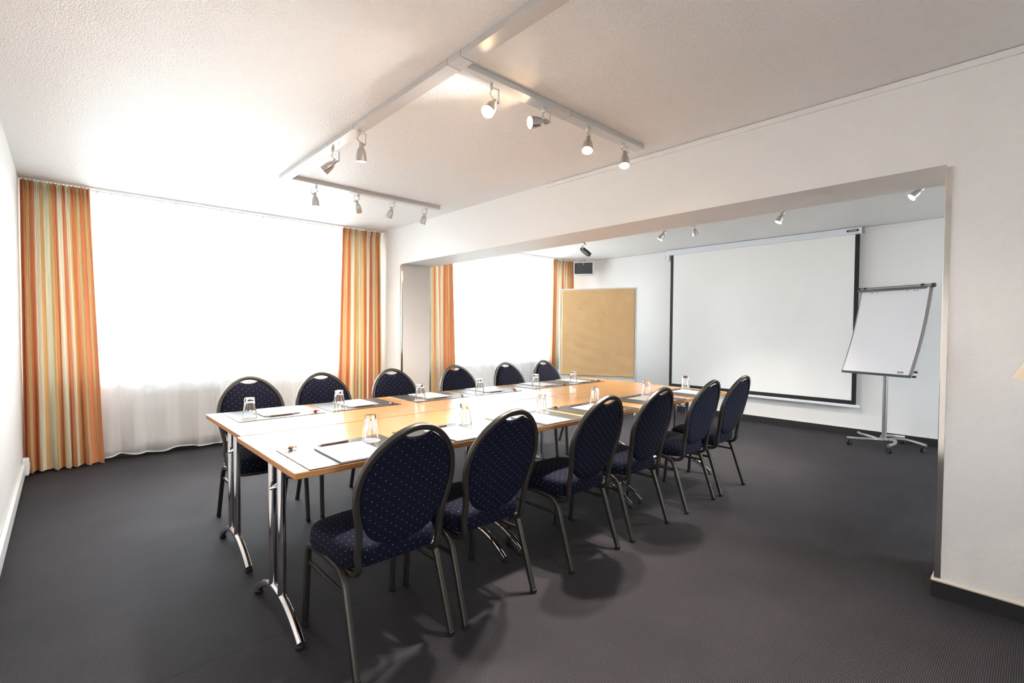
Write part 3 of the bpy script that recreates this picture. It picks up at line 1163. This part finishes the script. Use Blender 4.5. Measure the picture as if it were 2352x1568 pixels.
def make_glass():
    """upturned faceted tumbler: rim down, thick foot on top"""
    hh = 0.122
    n = 10
    bm = bmesh.new()
    outer = [(0.0375, 0.0), (0.0365, 0.03), (0.033, 0.06), (0.029, 0.088), (0.0275, 0.096), (0.0278, hh-0.004), (0.0255, hh)]
    inner = [(0.0240, 0.097), (0.0265, 0.086), (0.031, 0.058), (0.0345, 0.03), (0.0357, 0.0)]
    def ring(r, z, fac):
        rr = []
        for k in range(n*4):
            a = 2*PI*k/(n*4)
            seg = (a+PI/n) % (2*PI/n)-PI/n
            f = math.cos(PI/n)/math.cos(seg)
            rr.append(bm.verts.new((r*(1+(f-1)*fac)*math.cos(a), r*(1+(f-1)*fac)*math.sin(a), z)))
        return rr
    rings = [ring(r, z, 0 if z < 0.02 else 1.0) for r, z in outer]
    top = bm.verts.new((0, 0, hh-0.002))
    ir = [ring(r, z, 0) for r, z in inner]
    itop = bm.verts.new((0, 0, 0.098))
    m = n*4
    def quad(A, B):
        for k in range(m):
            bm.faces.new((A[k], A[(k+1) % m], B[(k+1) % m], B[k]))
    for A, B in zip(rings[:-1], rings[1:]): quad(A, B)
    for k in range(m): bm.faces.new((rings[-1][k], rings[-1][(k+1) % m], top))
    for k in range(m): bm.faces.new((itop, ir[0][(k+1) % m], ir[0][k]))
    for A, B in zip(ir[:-1], ir[1:]): quad(A, B)
    quad(ir[-1], rings[0])
    return build('tumbler', bm, M_glass, smooth=True)
def make_coaster():
    bm = bmesh.new()
    lathe(bm, [(0, 0), (0.045, 0), (0.045, 0.001), (0, 0.001)], 32)
    return build('coaster', bm, M_doily)
def make_candy(mt):
    t = empty('wrapped_candy', (0, 0, 0))
    bm = bmesh.new()
    bmesh.ops.create_uvsphere(bm, u_segments=16, v_segments=10, radius=1)
    for v in bm.verts:
        v.co = Vector((v.co.x*0.013, v.co.y*0.009, v.co.z*0.008+0.008))
    build('sweet', bm, mt, t, smooth=True)
    for s in (-1, 1):
        bm = bmesh.new()
        c = bm.verts.new((s*0.012, 0, 0.008))
        ring = []
        for k in range(9):
            a = -0.9+1.8*k/8
            ring.append(bm.verts.new((s*(0.012+0.016*math.cos(a)), 0.014*math.sin(a), 0.008+0.004*(-1)**k)))
        for k in range(8): bm.faces.new((c, ring[k], ring[k+1]))
        o = build('wrapper_end', bm, M_wrap, t, recalc=False)
        md = o.modifiers.new('s', 'SOLIDIFY'); md.thickness = 0.0006
    return t
pad0, note0, penc0, glass0, coast0 = make_pad(), make_note(), make_pencil(), make_glass(), make_coaster()
can_r, can_b = make_candy(M_red), make_candy(M_toffee)
for o in (note0, penc0, can_r, can_b, pad0, glass0, coast0): index_tree(o)
used = set()
def place(src, loc, rz, label, cat, group):
    if src.name in used:
        o = copy_tree(src)
    else:
        used.add(src.name); o = src
    o.location = loc; o.rotation_euler = (0, 0, rz)
    return tag(o, label, cat, group)
pos_n = ['nearest chair', 'second chair', 'third chair', 'fourth chair', 'fifth chair', 'farthest chair']
near_pad = [0.676, 1.235, 1.848, 2.395, 3.065, 3.70]
far_pad = [0.722, 1.256, 1.872, 2.437, 3.095, 3.620]
candy_n = [can_b, can_b, None, can_b, None, None]   # no sweet to be seen at the others
candy_f = [can_r, can_r, can_b, can_r, can_b, can_r]
rz_ = random.Random(3)
for i in range(6):
    w1 = 'at the %s, right-hand row' % pos_n[i]
    x0 = near_pad[i]; x, y = x0+0.245, 2.046
    j = rz_.uniform(-0.02, 0.02)
    place(pad0, (x, y, TZ), 0, 'dark desk pad lying '+w1, 'desk pad', 'desk pads')
    z = TZ+0.003
    place(note0, (x0+0.232, y-0.047, z), j, 'blank notepad on the desk pad '+w1, 'notepad', 'notepads')
    place(penc0, (x0+0.235, y+0.146, z), R(3+6*j), 'dark pencil lying behind the notepad '+w1, 'pencil', 'pencils')
    gx, gy = x0+0.392, y+0.098
    place(coast0, (gx, gy, z), 0, 'white round coaster under the upturned tumbler '+w1, 'coaster', 'coasters')
    place(glass0, (gx, gy, z+0.001), R(7*i), 'upturned clear tumbler on a coaster '+w1, 'glass', 'tumblers')
    if candy_n[i]: place(candy_n[i], (x0+0.052, y+0.168, z), R(30*i+20), ('brown' if candy_n[i] is can_b else 'red')+' wrapped candy on the desk pad corner '+w1, 'candy', 'wrapped candies')
    w2 = 'at the %s, window-side row' % pos_n[i]
    x0 = far_pad[i]; x, y = x0+0.245, 3.237
    place(pad0, (x, y, TZ), 0, 'dark desk pad lying '+w2, 'desk pad', 'desk pads')
    place(note0, (x0+0.258, y+0.032, z), PI+j, 'blank notepad on the desk pad '+w2, 'notepad', 'notepads')
    place(penc0, (x0+0.245, y-0.132, z), R(2+5*j), 'dark pencil lying before the notepad '+w2, 'pencil', 'pencils')
    gx, gy = x0+0.072, y-0.128
    place(coast0, (gx, gy, z), 0, 'white round coaster under the upturned tumbler '+w2, 'coaster', 'coasters')
    place(glass0, (gx, gy, z+0.001), R(11*i), 'upturned clear tumbler on a coaster '+w2, 'glass', 'tumblers')
    place(candy_f[i], (x0+0.445, y-0.148, z), R(25*i+10), ('brown' if candy_f[i] is can_b else 'red')+' wrapped candy on the desk pad corner '+w2, 'candy', 'wrapped candies')

# ---------------------------------------------------------------- ceiling tracks and spotlights
def track(p, q, w, h, label, joints=()):
    p, q = Vector(p), Vector(q)
    t = empty('lighting_track', ((p.x+q.x)/2, (p.y+q.y)/2, p.z), 0, label, 'lighting track')
    L = (q-p).length
    horiz = abs(q.x-p.x) > abs(q.y-p.y)
    def bb(bm, a0, a1, b0, b1, z0, z1):
        if horiz: box(bm, a0, a1, b0, b1, z0, z1)
        else: box(bm, b0, b1, a0, a1, z0, z1)
    bm = bmesh.new(); bb(bm, -L/2, L/2, -w/2, w/2, -h, -0.0005)
    build('track_profile', bm, M_track, t, bevel=0.0015)
    for s in (-1, 1):
        bm = bmesh.new(); bb(bm, s*L/2-0.0015, s*L/2+0.0015, -w/2, w/2, -h, -0.001)
        build('end_cap', bm, M_track, t)
    for jj in joints:
        bm = bmesh.new(); bb(bm, jj-0.0008, jj+0.0008, -w/2-0.0006, w/2+0.0006, -h-0.0006, -0.001)
        build('joint_line', bm, M_dgrey, t)
    return t
TH = 0.030
TKZ = C-TH
track((1.365, -2.6, C), (1.365, 4.285, C), 0.075, TH, 'long grey lighting track running across the ceiling toward the window', (2.05, 1.05, 0.95))
track((1.405, 1.885, C), (2.905, 1.885, C), 0.075, TH, 'short grey lighting track with four lit spotlights, nearer the camera', (0.0,))
track((1.405, 4.250, C), (2.870, 4.250, C), 0.070, TH, 'short grey lighting track near the window with four spotlights')
track((5.20, 0.30, C), (5.20, 4.40, C), 0.06, TH, 'lighting track on the ceiling of the room behind the opening')

def spot(loc, armdir, pivot_drop, d, lit, label, watts, group='track spotlights'):
    """adapter on the track, angled bracket, cable and bell-shaped head pointing along d"""
    t = empty('spotlight', loc, 0, label, 'spotlight', group)
    ax = Vector(armdir).normalized()
    bm = bmesh.new(); lathe(bm, [(0, 0), (0.010, 0), (0.010, -0.022), (0.007, -0.028), (0, -0.028)], 14)
    build('adapter', bm, M_lamph, t, smooth=True)
    side = ax*0.042
    bm = bmesh.new()
    z1 = -pivot_drop
    pth = [Vector((0, 0, -0.018)), side+Vector((0, 0, -0.018)), side+Vector((0, 0, z1))]
    sweep(bm, fillet(pth, 0.003, 2), rrect(0.0065, 0.0018, 0.001), up=ax.cross(Vector((0, 0, 1))))
    build('bracket', bm, M_track, t)
    d = Vector(d).normalized()
    piv = side*0.35+Vector((0, 0, z1))
    q = d.to_track_quat('Z', 'Y').to_matrix().to_4x4()
    # second arm from bracket to neck
    bm = bmesh.new(); sweep(bm, [side+Vector((0, 0, z1+0.004)), piv+d*0.012], rrect(0.006, 0.002, 0.001))
    build('pivot_arm', bm, M_lamph, t)
    Mx = Matrix.Translation(piv) @ q
    bm = bmesh.new()
    lathe(bm, [(0, -0.012), (0.012, -0.012), (0.0135, -0.008), (0.0135, 0.018), (0.0175, 0.021), (0.0235, 0.032), (0.0285, 0.050), (0.0315, 0.072), (0.0325, 0.100),
               (0.0312, 0.100), (0.0300, 0.078), (0.026, 0.060), (0.0, 0.055)], 28, Mx)
    hd = build('lamp_head', bm, M_lamph, t, smooth=True)
    bm = bmesh.new()
    lathe(bm, [(0.0, 0.0965), (0.0304, 0.0965), (0.0302, 0.0945), (0.0, 0.0945)], 24, Mx)
    build('halogen_bulb', bm, lit if lit else M_bulbd, hd)
    c0 = Vector((0, 0, -0.026)); c1 = piv-d*0.010
    mid = (c0+c1)/2-side*0.45
    bm = bmesh.new(); sweep(bm, catmull([c0, c0+(mid-c0)*0.5+Vector((0, 0, -0.01))-side*0.1, mid, c1], 6), circ(0.0022, 8))
    build('cable', bm, M_wire, t, smooth=True)
    if watts:
        l = bpy.data.lights.new('halogen_beam', 'SPOT')
        l.energy = watts
        l.color = (1.0, 0.90, 0.81)
        l.spot_size = R(85)
        l.spot_blend = 0.8
        l.shadow_soft_size = 0.05
        lo = bpy.data.objects.new('halogen_beam', l)
        col.objects.link(lo)
        lo.parent = t
        lo.matrix_local = Matrix.Translation(piv+d*0.104) @ (-d).to_track_quat('Z', 'Y').to_matrix().to_4x4()
    return t
nR = -R2; nF = -F
def dirv(r, f, z): return Vector((R2.x*r+F.x*f, R2.y*r+F.y*f, z))
SP = 42
g1 = 'spotlights on the near track'
spot((1.590, 1.886, TKZ), (1, -0.1, 0), 0.085, dirv(-0.30, -0.60, -0.75), M_bulb, 'lit spotlight on the short near track, leftmost, facing the camera', SP, g1)
spot((1.965, 1.886, TKZ), (1, -0.2, 0), 0.075, dirv(-0.85, -0.38, -0.20), M_bulb, 'lit spotlight turned sideways to the left, second on the near track', SP*0.22, g1)
spot((2.350, 1.886, TKZ), (1, 0.4, 0), 0.060, dirv(-0.12, -0.42, -0.88), M_bulb, 'lit spotlight pointing down, third on the near track', SP, g1)
spot((2.715, 1.886, TKZ), (1, -0.3, 0), 0.062, dirv(-0.08, -0.35, -0.92), M_bulb, 'lit spotlight pointing down at the right end of the near track', SP, g1)
g2 = 'spotlights on the track near the window'
spot((1.625, 4.262, TKZ), (-1, 0.1, 0), 0.075, dirv(0.03, 0.12, -1), None, 'silver spotlight at the left end of the window-side track', 15, g2)
spot((2.005, 4.262, TKZ), (-1, 0.1, 0), 0.070, dirv(0.0, 0.55, -0.8), None, 'silver spotlight second from the left on the window-side track', 15, g2)
spot((2.365, 4.262, TKZ), (-1, 0.1, 0), 0.065, dirv(-0.38, 0.15, -0.9), None, 'silver spotlight third from the left on the window-side track', 15, g2)
spot((2.735, 4.262, TKZ), (-1, 0.1, 0), 0.065, dirv(-0.30, 0.15, -0.9), None, 'silver spotlight at the right end of the window-side track', 15, g2)
g3 = 'spotlights on the long track'
spot((1.372, 3.305, TKZ), (0.75, -0.65, 0), 0.085, dirv(-0.75, 0.0, -0.65), None, 'silver spotlight on the long track tilted to the left, nearer the window', 22, g3)
spot((1.366, 2.895, TKZ), (0.75, -0.65, 0), 0.085, dirv(-0.05, 0.15, -1), None, 'silver spotlight on the long track pointing straight down', 22, g3)
spot((1.366, 0.30, TKZ), (0.75, -0.65, 0), 0.07, (0.5, 0.1, -0.8), M_bulb, 'unseen fill spotlight added on the long track above the camera', 6, g3)  # extra lamp added out of view to brighten the room
spot((1.366, -0.9, TKZ), (0.75, -0.65, 0), 0.07, (0.6, -0.1, -0.7), M_bulb, 'unseen fill spotlight added on the long track behind the camera', 6, g3)  # second added lamp, unseen, lights the rear part
g4 = 'spotlights in the room behind the opening'
spot((5.235, 3.02, TKZ), (0.1, 1, 0), 0.070, dirv(-0.50, 0.14, -0.80), M_bulb, 'small lit spotlight above the left edge of the projection screen', 33, g4)
spot((5.235, 2.66, TKZ), (0.1, 1, 0), 0.060, dirv(0.25, 0.10, -0.95), M_bulb, 'small lit spotlight above the projection screen pointing down', 33, g4)
spot((5.20, 1.72, TKZ), (0.1, 1, 0), 0.070, dirv(-0.42, 0.08, -0.85), M_bulb, 'small lit spotlight half hidden by the beam, above the screen centre', 33, g4)
spot((5.20, 0.70, TKZ), (0.1, -1, 0), 0.050, dirv(-0.72, 0.20, -0.66), M_bulb, 'silver spotlight above the flip chart tilted to the left', 33, g4)

# ---------------------------------------------------------------- projection screen on the far wall
t = empty('projection_screen', (XF-0.06, 2.73, 0.35), 0, 'large white pull-down projection screen with black border on the far wall', 'projection screen')
ox, oy, oz = XF-0.06, 2.73, 0.35
bm = bmesh.new(); box(bm, -0.045, 0.055, 1.475-oy, 4.045-oy, 2.445-oz, C-0.004-oz)
cs = build('case', bm, M_case, t, bevel=0.008)
bm = bmesh.new(); box(bm, -0.028, 0.05, 1.462-oy, 1.475-oy, 2.450-oz, C-0.010-oz)
build('end_plate', bm, M_silver, cs, bevel=0.003)
bm = bmesh.new(); box(bm, -0.01, 0.02, 4.045-oy, 4.10-oy, 2.47-oz, 2.50-oz); box(bm, -0.01, 0.04, 4.06-oy, 4.10-oy, 2.40-oz, 2.48-oz); box(bm, -0.02, 0.02, 3.99-oy, 4.05-oy, 2.36-oz, 2.45-oz)
build('wall_bracket', bm, M_white, cs, bevel=0.003)
bm = bmesh.new()
pr = rrect(0.062, 0.013, 0.012, 6)
Mx = Matrix(((0, 0, 1, -0.046), (1, 0, 0, 1.565-oy), (0, 1, 0, 2.487-oz), (0, 0, 0, 1)))
prism(bm, pr, -0.0008, 0.0008, M=Mx)
bd = build('badge', bm, M_black, cs)
bm = bmesh.new(); prism(bm, rrect(0.042, 0.004, 0.003, 3), -0.0014, 0.0, M=Mx)
build('badge_lettering', bm, M_label, cs)
bm = bmesh.new(); box(bm, -0.004, 0.0, 1.545-oy, 3.925-oy, 0.435-oz, 2.45-oz)
build('screen_cloth', bm, M_screen, t)
bm = bmesh.new()
box(bm, -0.005, 0.001, 1.498-oy, 1.545-oy, 0.385-oz, 2.447-oz)
box(bm, -0.005, 0.001, 3.925-oy, 3.972-oy, 0.385-oz, 2.447-oz)
box(bm, -0.005, 0.001, 1.545-oy, 3.925-oy, 0.385-oz, 0.435-oz)
build('border', bm, M_black, t)
bm = bmesh.new(); box(bm, -0.018, 0.014, 1.462-oy, 4.005-oy, 0.350-oz, 0.385-oz)
build('weight_bar', bm, M_case, t, bevel=0.006)

# ---------------------------------------------------------------- pinboard with brown paper
A = Vector((5.910, 5.275, 0)); B = Vector((6.450, 4.187, 0))
ctr = (A+B)/2; ex = (B-A).normalized(); wdt = (B-A).length
rz = math.atan2(ex.y, ex.x)
t = empty('pinboard', (ctr.x, ctr.y, 0), rz, 'white framed pinboard covered with creased brown paper near the far corner', 'pinboard')
hw = wdt/2; z0, z1 = 0.470, 1.925
bm = bmesh.new(); box(bm, -hw+0.02, hw-0.02, -0.008, 0.010, z0+0.02, z1-0.02)
build('board', bm, M_board, t)
bm = bmesh.new()
for a in ((-hw, -hw+0.024, z0, z1), (hw-0.024, hw, z0, z1)):
    box(bm, a[0], a[1], -0.016, 0.016, a[2], a[3])
box(bm, -hw, hw, -0.016, 0.016, z1-0.024, z1); box(bm, -hw, hw, -0.016, 0.016, z0, z0+0.024)
build('frame', bm, M_frw, t, bevel=0.005)
# creased paper as a shallow relief grid
bm = bmesh.new()
NX, NZ = 40, 60
rn = random.Random(5)
fx = [(rn.uniform(2, 7), rn.uniform(12, 40), rn.uniform(0, 6), rn.uniform(0.0006, 0.0016)) for _ in range(9)]
pw0, pw1, pz0, pz1 = -hw+0.030, hw-0.028, z0+0.075, z1-0.020
g = []
for j in range(NZ+1):
    row = []
    for i in range(NX+1):
        x = pw0+(pw1-pw0)*i/NX; z = pz0+(pz1-pz0)*j/NZ
        dd = sum(a*math.sin(fx_*x*3+fz*z+p) for fx_, fz, p, a in fx)
        edge = 0.004*math.sin(z*9)*(1 if i in (0, NX) else 0)
        row.append(bm.verts.new((x+edge, -0.019+dd*0.55-(0.006 if j == 0 else 0), z+(0.004*math.sin(x*7) if j == 0 else 0))))
    g.append(row)
for j in range(NZ):
    for i in range(NX):
        bm.faces.new((g[j][i], g[j][i+1], g[j+1][i+1], g[j+1][i]))
pp = build('brown_paper', bm, M_kraft, t, recalc=False)
for p in pp.data.polygons: p.use_smooth = True
md = pp.modifiers.new('s', 'SOLIDIFY'); md.thickness = 0.001
for (px, pz) in ((-0.27, 1.60), (0.105, 1.535)):
    bm = bmesh.new(); bmesh.ops.create_uvsphere(bm, u_segments=10, v_segments=6, radius=0.006)
    build('pin', bm, M_black, t, loc=(px, -0.026, pz), smooth=True)
for s in (-1, 1):
    bm = bmesh.new(); sweep(bm, [(s*(hw+0.012), 0, 0.03), (s*(hw+0.012), 0, 0.62)], circ(0.013, 12))
    up = build('upright', bm, M_frw, t, smooth=True)
    bm = bmesh.new(); sweep(bm, catmull([(s*(hw+0.012), -0.26, 0.012), (s*(hw+0.012), -0.12, 0.035), (s*(hw+0.012), 0, 0.045), (s*(hw+0.012), 0.12, 0.035), (s*(hw+0.012), 0.26, 0.012)], 4), circ(0.012, 10))
    build('foot', bm, M_frw, t, smooth=True)
    bm = bmesh.new(); lathe(bm, [(0, 0), (0.012, 0), (0.012, 0.018), (0, 0.02)], 12, Matrix.Translation((s*(hw+0.024), 0, 0.60)) @ Matrix.Rotation(s*PI/2, 4, 'Y'))
    build('clamp_knob', bm, M_frw, up)

# ---------------------------------------------------------------- wall loudspeaker
sp_c = Vector((6.79, 5.50, 2.345))
t = empty('loudspeaker', sp_c, math.atan2(-(5.36-5.64), -(6.80-6.62)) , 'small white loudspeaker with dark grille high in the far corner', 'loudspeaker')
dl = (Vector((6.80, 5.36, 0))-Vector((6.62, 5.64, 0))).normalized()
t.rotation_euler = (0, 0, math.atan2(dl.y, dl.x))
bm = bmesh.new(); prism(bm, rrect(0.172, 0.112, 0.022, 5), -0.075, 0.075, M=Matrix.Rotation(PI/2, 4, 'X'))
build('cabinet', bm, M_white, t, smooth=False, bevel=0.004)
bm = bmesh.new(); prism(bm, rrect(0.158, 0.098, 0.018, 5), 0.0751, 0.081, M=Matrix.Rotation(PI/2, 4, 'X'))
gr = build('grille', bm, M_grille, t, bevel=0.002)
bm = bmesh.new(); box(bm, -0.004, 0.004, -0.083, -0.0811, 0.062, 0.092)
build('badge', bm, M_label, gr)
bm = bmesh.new(); sweep(bm, fillet([(0, 0.06, 0.05), (0, 0.06, 0.155), (0, 0.18, 0.155)], 0.02), rrect(0.012, 0.004, 0.002)); box(bm, -0.03, 0.03, 0.02, 0.10, 0.113, 0.122)
build('bracket', bm, M_white, t)
bm = bmesh.new(); sweep(bm, catmull([(-0.10, 0.06, 0.10), (-0.08, 0.06, 0.14), (-0.03, 0.10, 0.165), (0.02, 0.14, 0.17)], 6), circ(0.004, 8))
build('cable', bm, mat('orange_cable', (0.5, 0.13, 0.03), 0.5), t, smooth=True)

# black cable bundle hanging by the beam
t = empty('cable_bundle', (5.12, 4.16, 2.40), 0, 'black coiled cable bundle hanging behind the beam', 'cable')
ud = Vector((R2.x, R2.y, 0)).normalized(); vd = Vector((0, 0, 1))
bm = bmesh.new()
for k in range(5):
    a = R(-38)
    e1 = ud*math.cos(a)+vd*math.sin(a); e2 = -ud*math.sin(a)+vd*math.cos(a)
    pts = []
    for q in range(24):
        th = 2*PI*q/24
        pts.append(e1*(0.078*math.cos(th)+0.055)+e2*((0.006+0.0045*k)*math.sin(th)-0.007*k)+Vector((F.x, F.y, 0))*0.006*k+Vector((0, 0, -0.035)))
    sweep(bm, pts, circ(0.0048, 8), closed=True)
build('coil', bm, M_cap, t, smooth=True)
bm = bmesh.new()
sweep(bm, catmull([ud*-0.12+vd*0.04, ud*-0.06+vd*0.028, ud*-0.0+vd*0.03, ud*0.03+vd*0.0], 6), circ(0.005, 8))
sweep(bm, catmull([ud*0.02+vd*0.01, ud*0.0+vd*0.06, ud*-0.01+vd*0.10, vd*(C-2.40)], 6), circ(0.005, 8))
build('lead', bm, M_cap, t, smooth=True)
bm = bmesh.new(); lathe(bm, [(0, -0.035), (0.010, -0.035), (0.010, 0.01), (0, 0.01)], 12, Matrix.Translation(ud*-0.01+vd*-0.01))
build('plug', bm, M_white, t, smooth=True)

# ---------------------------------------------------------------- flip chart on a five-star base
base = Vector((6.69, 1.152, 0))
th = -0.377
t = empty('flip_chart', base, 0, 'flip chart easel with squared paper on a silver five-leg wheeled base', 'flip chart')
# board corner frame from the photograph's four corners
e = Vector((math.sin(th), -math.cos(th), 0)); nA = Vector((math.cos(th), math.sin(th), 0)); ln = 0.316
Bm = Vector((6.351, 1.196, 0.828))
def chart_pt(u, v, off=0.0):
    """u across (metres from centre), v up the face 0..1; the face curves back at the top"""
    hgt = 0.988
    s = v*hgt
    bow = 0.035*math.sin(PI*v)
    upv = Vector((0, 0, math.cos(ln)))+nA*math.sin(ln)
    nrm = nA*math.cos(ln)-Vector((0, 0, math.sin(ln)))
    return Bm+e*u+upv*s+nrm*(bow+off)-base
def chart_sheet(name, u0, u1, v0, v1, o0, o1, mt, parent, nv=20, uvscale=True):
    bm = bmesh.new(); uvl = bm.loops.layers.uv.new('UVMap')
    rows = []; uvs = {}
    for j in range(nv+1):
        v = v0+(v1-v0)*j/nv
        r = []
        for (u, o) in ((u0, o0), (u1, o0), (u1, o1), (u0, o1)):
            vt = bm.verts.new(chart_pt(u, v, o)); uvs[vt] = (u+0.4, v*0.988); r.append(vt)
        rows.append(r)
    for a, b in zip(rows[:-1], rows[1:]):
        for k in range(4): bm.faces.new((a[k], a[(k+1) % 4], b[(k+1) % 4], b[k]))
    bm.faces.new(rows[0]); bm.faces.new(rows[-1])
    for f in bm.faces:
        for lp in f.loops: lp[uvl].uv = uvs[lp.vert]
    return build(name, bm, mt, parent, smooth=True)
chart_sheet('board', -0.345, 0.345, 0.0, 1.0, 0.006, 0.022, M_silver, t)
chart_sheet('paper_pad', -0.335, 0.328, 0.008, 0.975, -0.006, 0.006, M_gridp, t)
bm = bmesh.new(); sweep(bm, [chart_pt(-0.36, 0.985, 0.0), chart_pt(0.36, 0.985, 0.0)], circ(0.019, 16)); top = build('clamp_bar', bm, M_silver, t, smooth=True)
bm = bmesh.new(); sweep(bm, [chart_pt(-0.375, 0.962, -0.020), chart_pt(0.31, 0.962, -0.020)], rrect(0.014, 0.006, 0.003)); build('clamp_strip', bm, M_dgrey, top)
for u in (-0.362, 0.362):
    bm = bmesh.new(); sweep(bm, [chart_pt(u-0.008, 0.985), chart_pt(u+0.012, 0.985)], circ(0.022, 16)); build('end_knob', bm, M_cap, top, smooth=True)
for u in (-0.30, 0.27):
    bm = bmesh.new(); sweep(bm, [chart_pt(u-0.012, 0.985, -0.008), chart_pt(u+0.012, 0.985, -0.008)], circ(0.020, 12)); build('clamp_catch', bm, M_cap, top, smooth=True)
bm = bmesh.new(); sweep(bm, [chart_pt(0.348, k/16, 0.014) for k in range(17)], rrect(0.012, 0.010, 0.004)); build('side_rail', bm, M_silver, t, smooth=True)
bm = bmesh.new(); sweep(bm, [chart_pt(-0.348, k/16, 0.014) for k in range(17)], rrect(0.012, 0.010, 0.004)); build('side_rail', bm, M_silver, t, smooth=True)
bm = bmesh.new(); sweep(bm, [chart_pt(-0.345, 0.0, 0.004), chart_pt(0.345, 0.0, 0.004)], rrect(0.014, 0.006, 0.003)); build('bottom_ledge', bm, M_dgrey, t)
for v in (0.005, 0.055):
    bm = bmesh.new(); sweep(bm, [chart_pt(0.355, v, 0.016), chart_pt(0.385, v, 0.016)], circ(0.011, 12)); build('side_knob', bm, M_cap, t, smooth=True)
# punched holes at the top of the pad
for u in (-0.235, -0.215, -0.165, 0.13, 0.20, 0.225):
    bm = bmesh.new(); sweep(bm, [chart_pt(u, 0.937, -0.0072), chart_pt(u, 0.937, -0.0062)], circ(0.0055, 10)); build('punched_hole', bm, M_logo, t)
# label at the lower right of the sheet
def quadstrip(u0, u1, v0, v1, off):
    bm = bmesh.new()
    vv = [bm.verts.new(chart_pt(u, v, o)) for o in (off, off+0.001) for u, v in ((u0, v0), (u1, v0), (u1, v1), (u0, v1))]
    for f in ((0, 1, 2, 3), (4, 5, 6, 7), (0, 1, 5, 4), (1, 2, 6, 5), (2, 3, 7, 6), (3, 0, 4, 7)): bm.faces.new([vv[i] for i in f])
    return bm
lb = build('brand_label', quadstrip(0.222, 0.276, 0.026, 0.044, -0.0072), M_logo, t)
build('label_lettering', quadstrip(0.230, 0.268, 0.032, 0.038, -0.0082), M_label, lb)
# column and base
bm = bmesh.new(); sweep(bm, [(0, 0, 0.075), (0, 0, 0.95)], circ(0.0235, 20)); build('column', bm, M_silver, t, smooth=True)
cp = chart_pt(0.0, 0.30, 0.022)
bm = bmesh.new(); sweep(bm, [(0, 0, 0.90), (cp.x*0.4, cp.y*0.4, 0.99), (cp.x, cp.y, cp.z)], rrect(0.028, 0.014, 0.005)); build('tilt_bracket', bm, M_dgrey, t)
bm = bmesh.new(); lathe(bm, [(0, 0.070), (0.05, 0.070), (0.058, 0.080), (0.052, 0.092), (0, 0.096)], 24); build('hub', bm, M_silver, t, smooth=True)
ends = [math.atan2(1.46-1.155, 6.50-6.73), math.atan2(1.06-1.155, 6.38-6.73)]
a0 = math.atan2(1.035-1.155, 6.38-6.73)
for k in range(5):
    a = a0+2*PI*k/5
    rr_ = 0.36
    d = Vector((math.cos(a), math.sin(a), 0)); n_ = Vector((-math.sin(a), math.cos(a), 0))
    st = d*0.04+n_*0.05
    pts = catmull([st+Vector((0, 0, 0.082)), d*0.13+n_*0.075+Vector((0, 0, 0.094)), d*0.25+n_*0.05+Vector((0, 0, 0.088)), d*rr_+n_*(-0.02)+Vector((0, 0, 0.078))], 7)
    bm = bmesh.new(); sweep(bm, pts, circ(0.0165, 14)); lg = build('base_leg', bm, M_silver, t, smooth=True)
    c = d*(rr_-0.02)+n_*(-0.012)
    bm = bmesh.new()
    Mr = Matrix.Translation(c+Vector((0, 0, 0.024))) @ Matrix.Rotation(a+0.7, 4, 'Z') @ Matrix.Rotation(PI/2, 4, 'X')
    for s in (-0.020, 0.006):
        lathe(bm, [(0, s), (0.022, s), (0.024, s+0.003), (0.024, s+0.011), (0.022, s+0.014), (0, s+0.014)], 20, Mr)
    sweep(bm, [c+Vector((0, 0, 0.03)), c+Vector((0, 0, 0.068))], circ(0.006, 10))
    build('caster', bm, M_rubber, lg, smooth=True)

# ---------------------------------------------------------------- floor lamp whose shade just enters on the right
t = empty('floor_lamp', (2.62, -0.135, 0), 0, 'beige conical lamp shade entering at the right edge in front of the wall', 'lamp')
bm = bmesh.new(); lathe(bm, [(0, 0), (0.13, 0), (0.13, 0.012), (0.03, 0.025), (0.012, 0.04), (0, 0.04)], 28); build('base', bm, M_alu, t, smooth=True)
bm = bmesh.new(); sweep(bm, [(0, 0, 0.03), (0, 0, 1.15)], circ(0.010, 14)); build('pole', bm, M_alu, t, smooth=True)
bm = bmesh.new(); lathe(bm, [(0.205, 1.108), (0.075, 1.36), (0.073, 1.36), (0.203, 1.108), (0.205, 1.108)], 40); build('lamp_shade', bm, M_shade, t, smooth=True)
bm = bmesh.new(); sweep(bm, [(-0.074, 0, 1.352), (0.074, 0, 1.352)], circ(0.002, 6)); sweep(bm, [(0, -0.074, 1.352), (0, 0.074, 1.352)], circ(0.002, 6)); sweep(bm, [(0, 0, 1.15), (0, 0, 1.352)], circ(0.004, 8)); build('shade_holder', bm, M_alu, t)
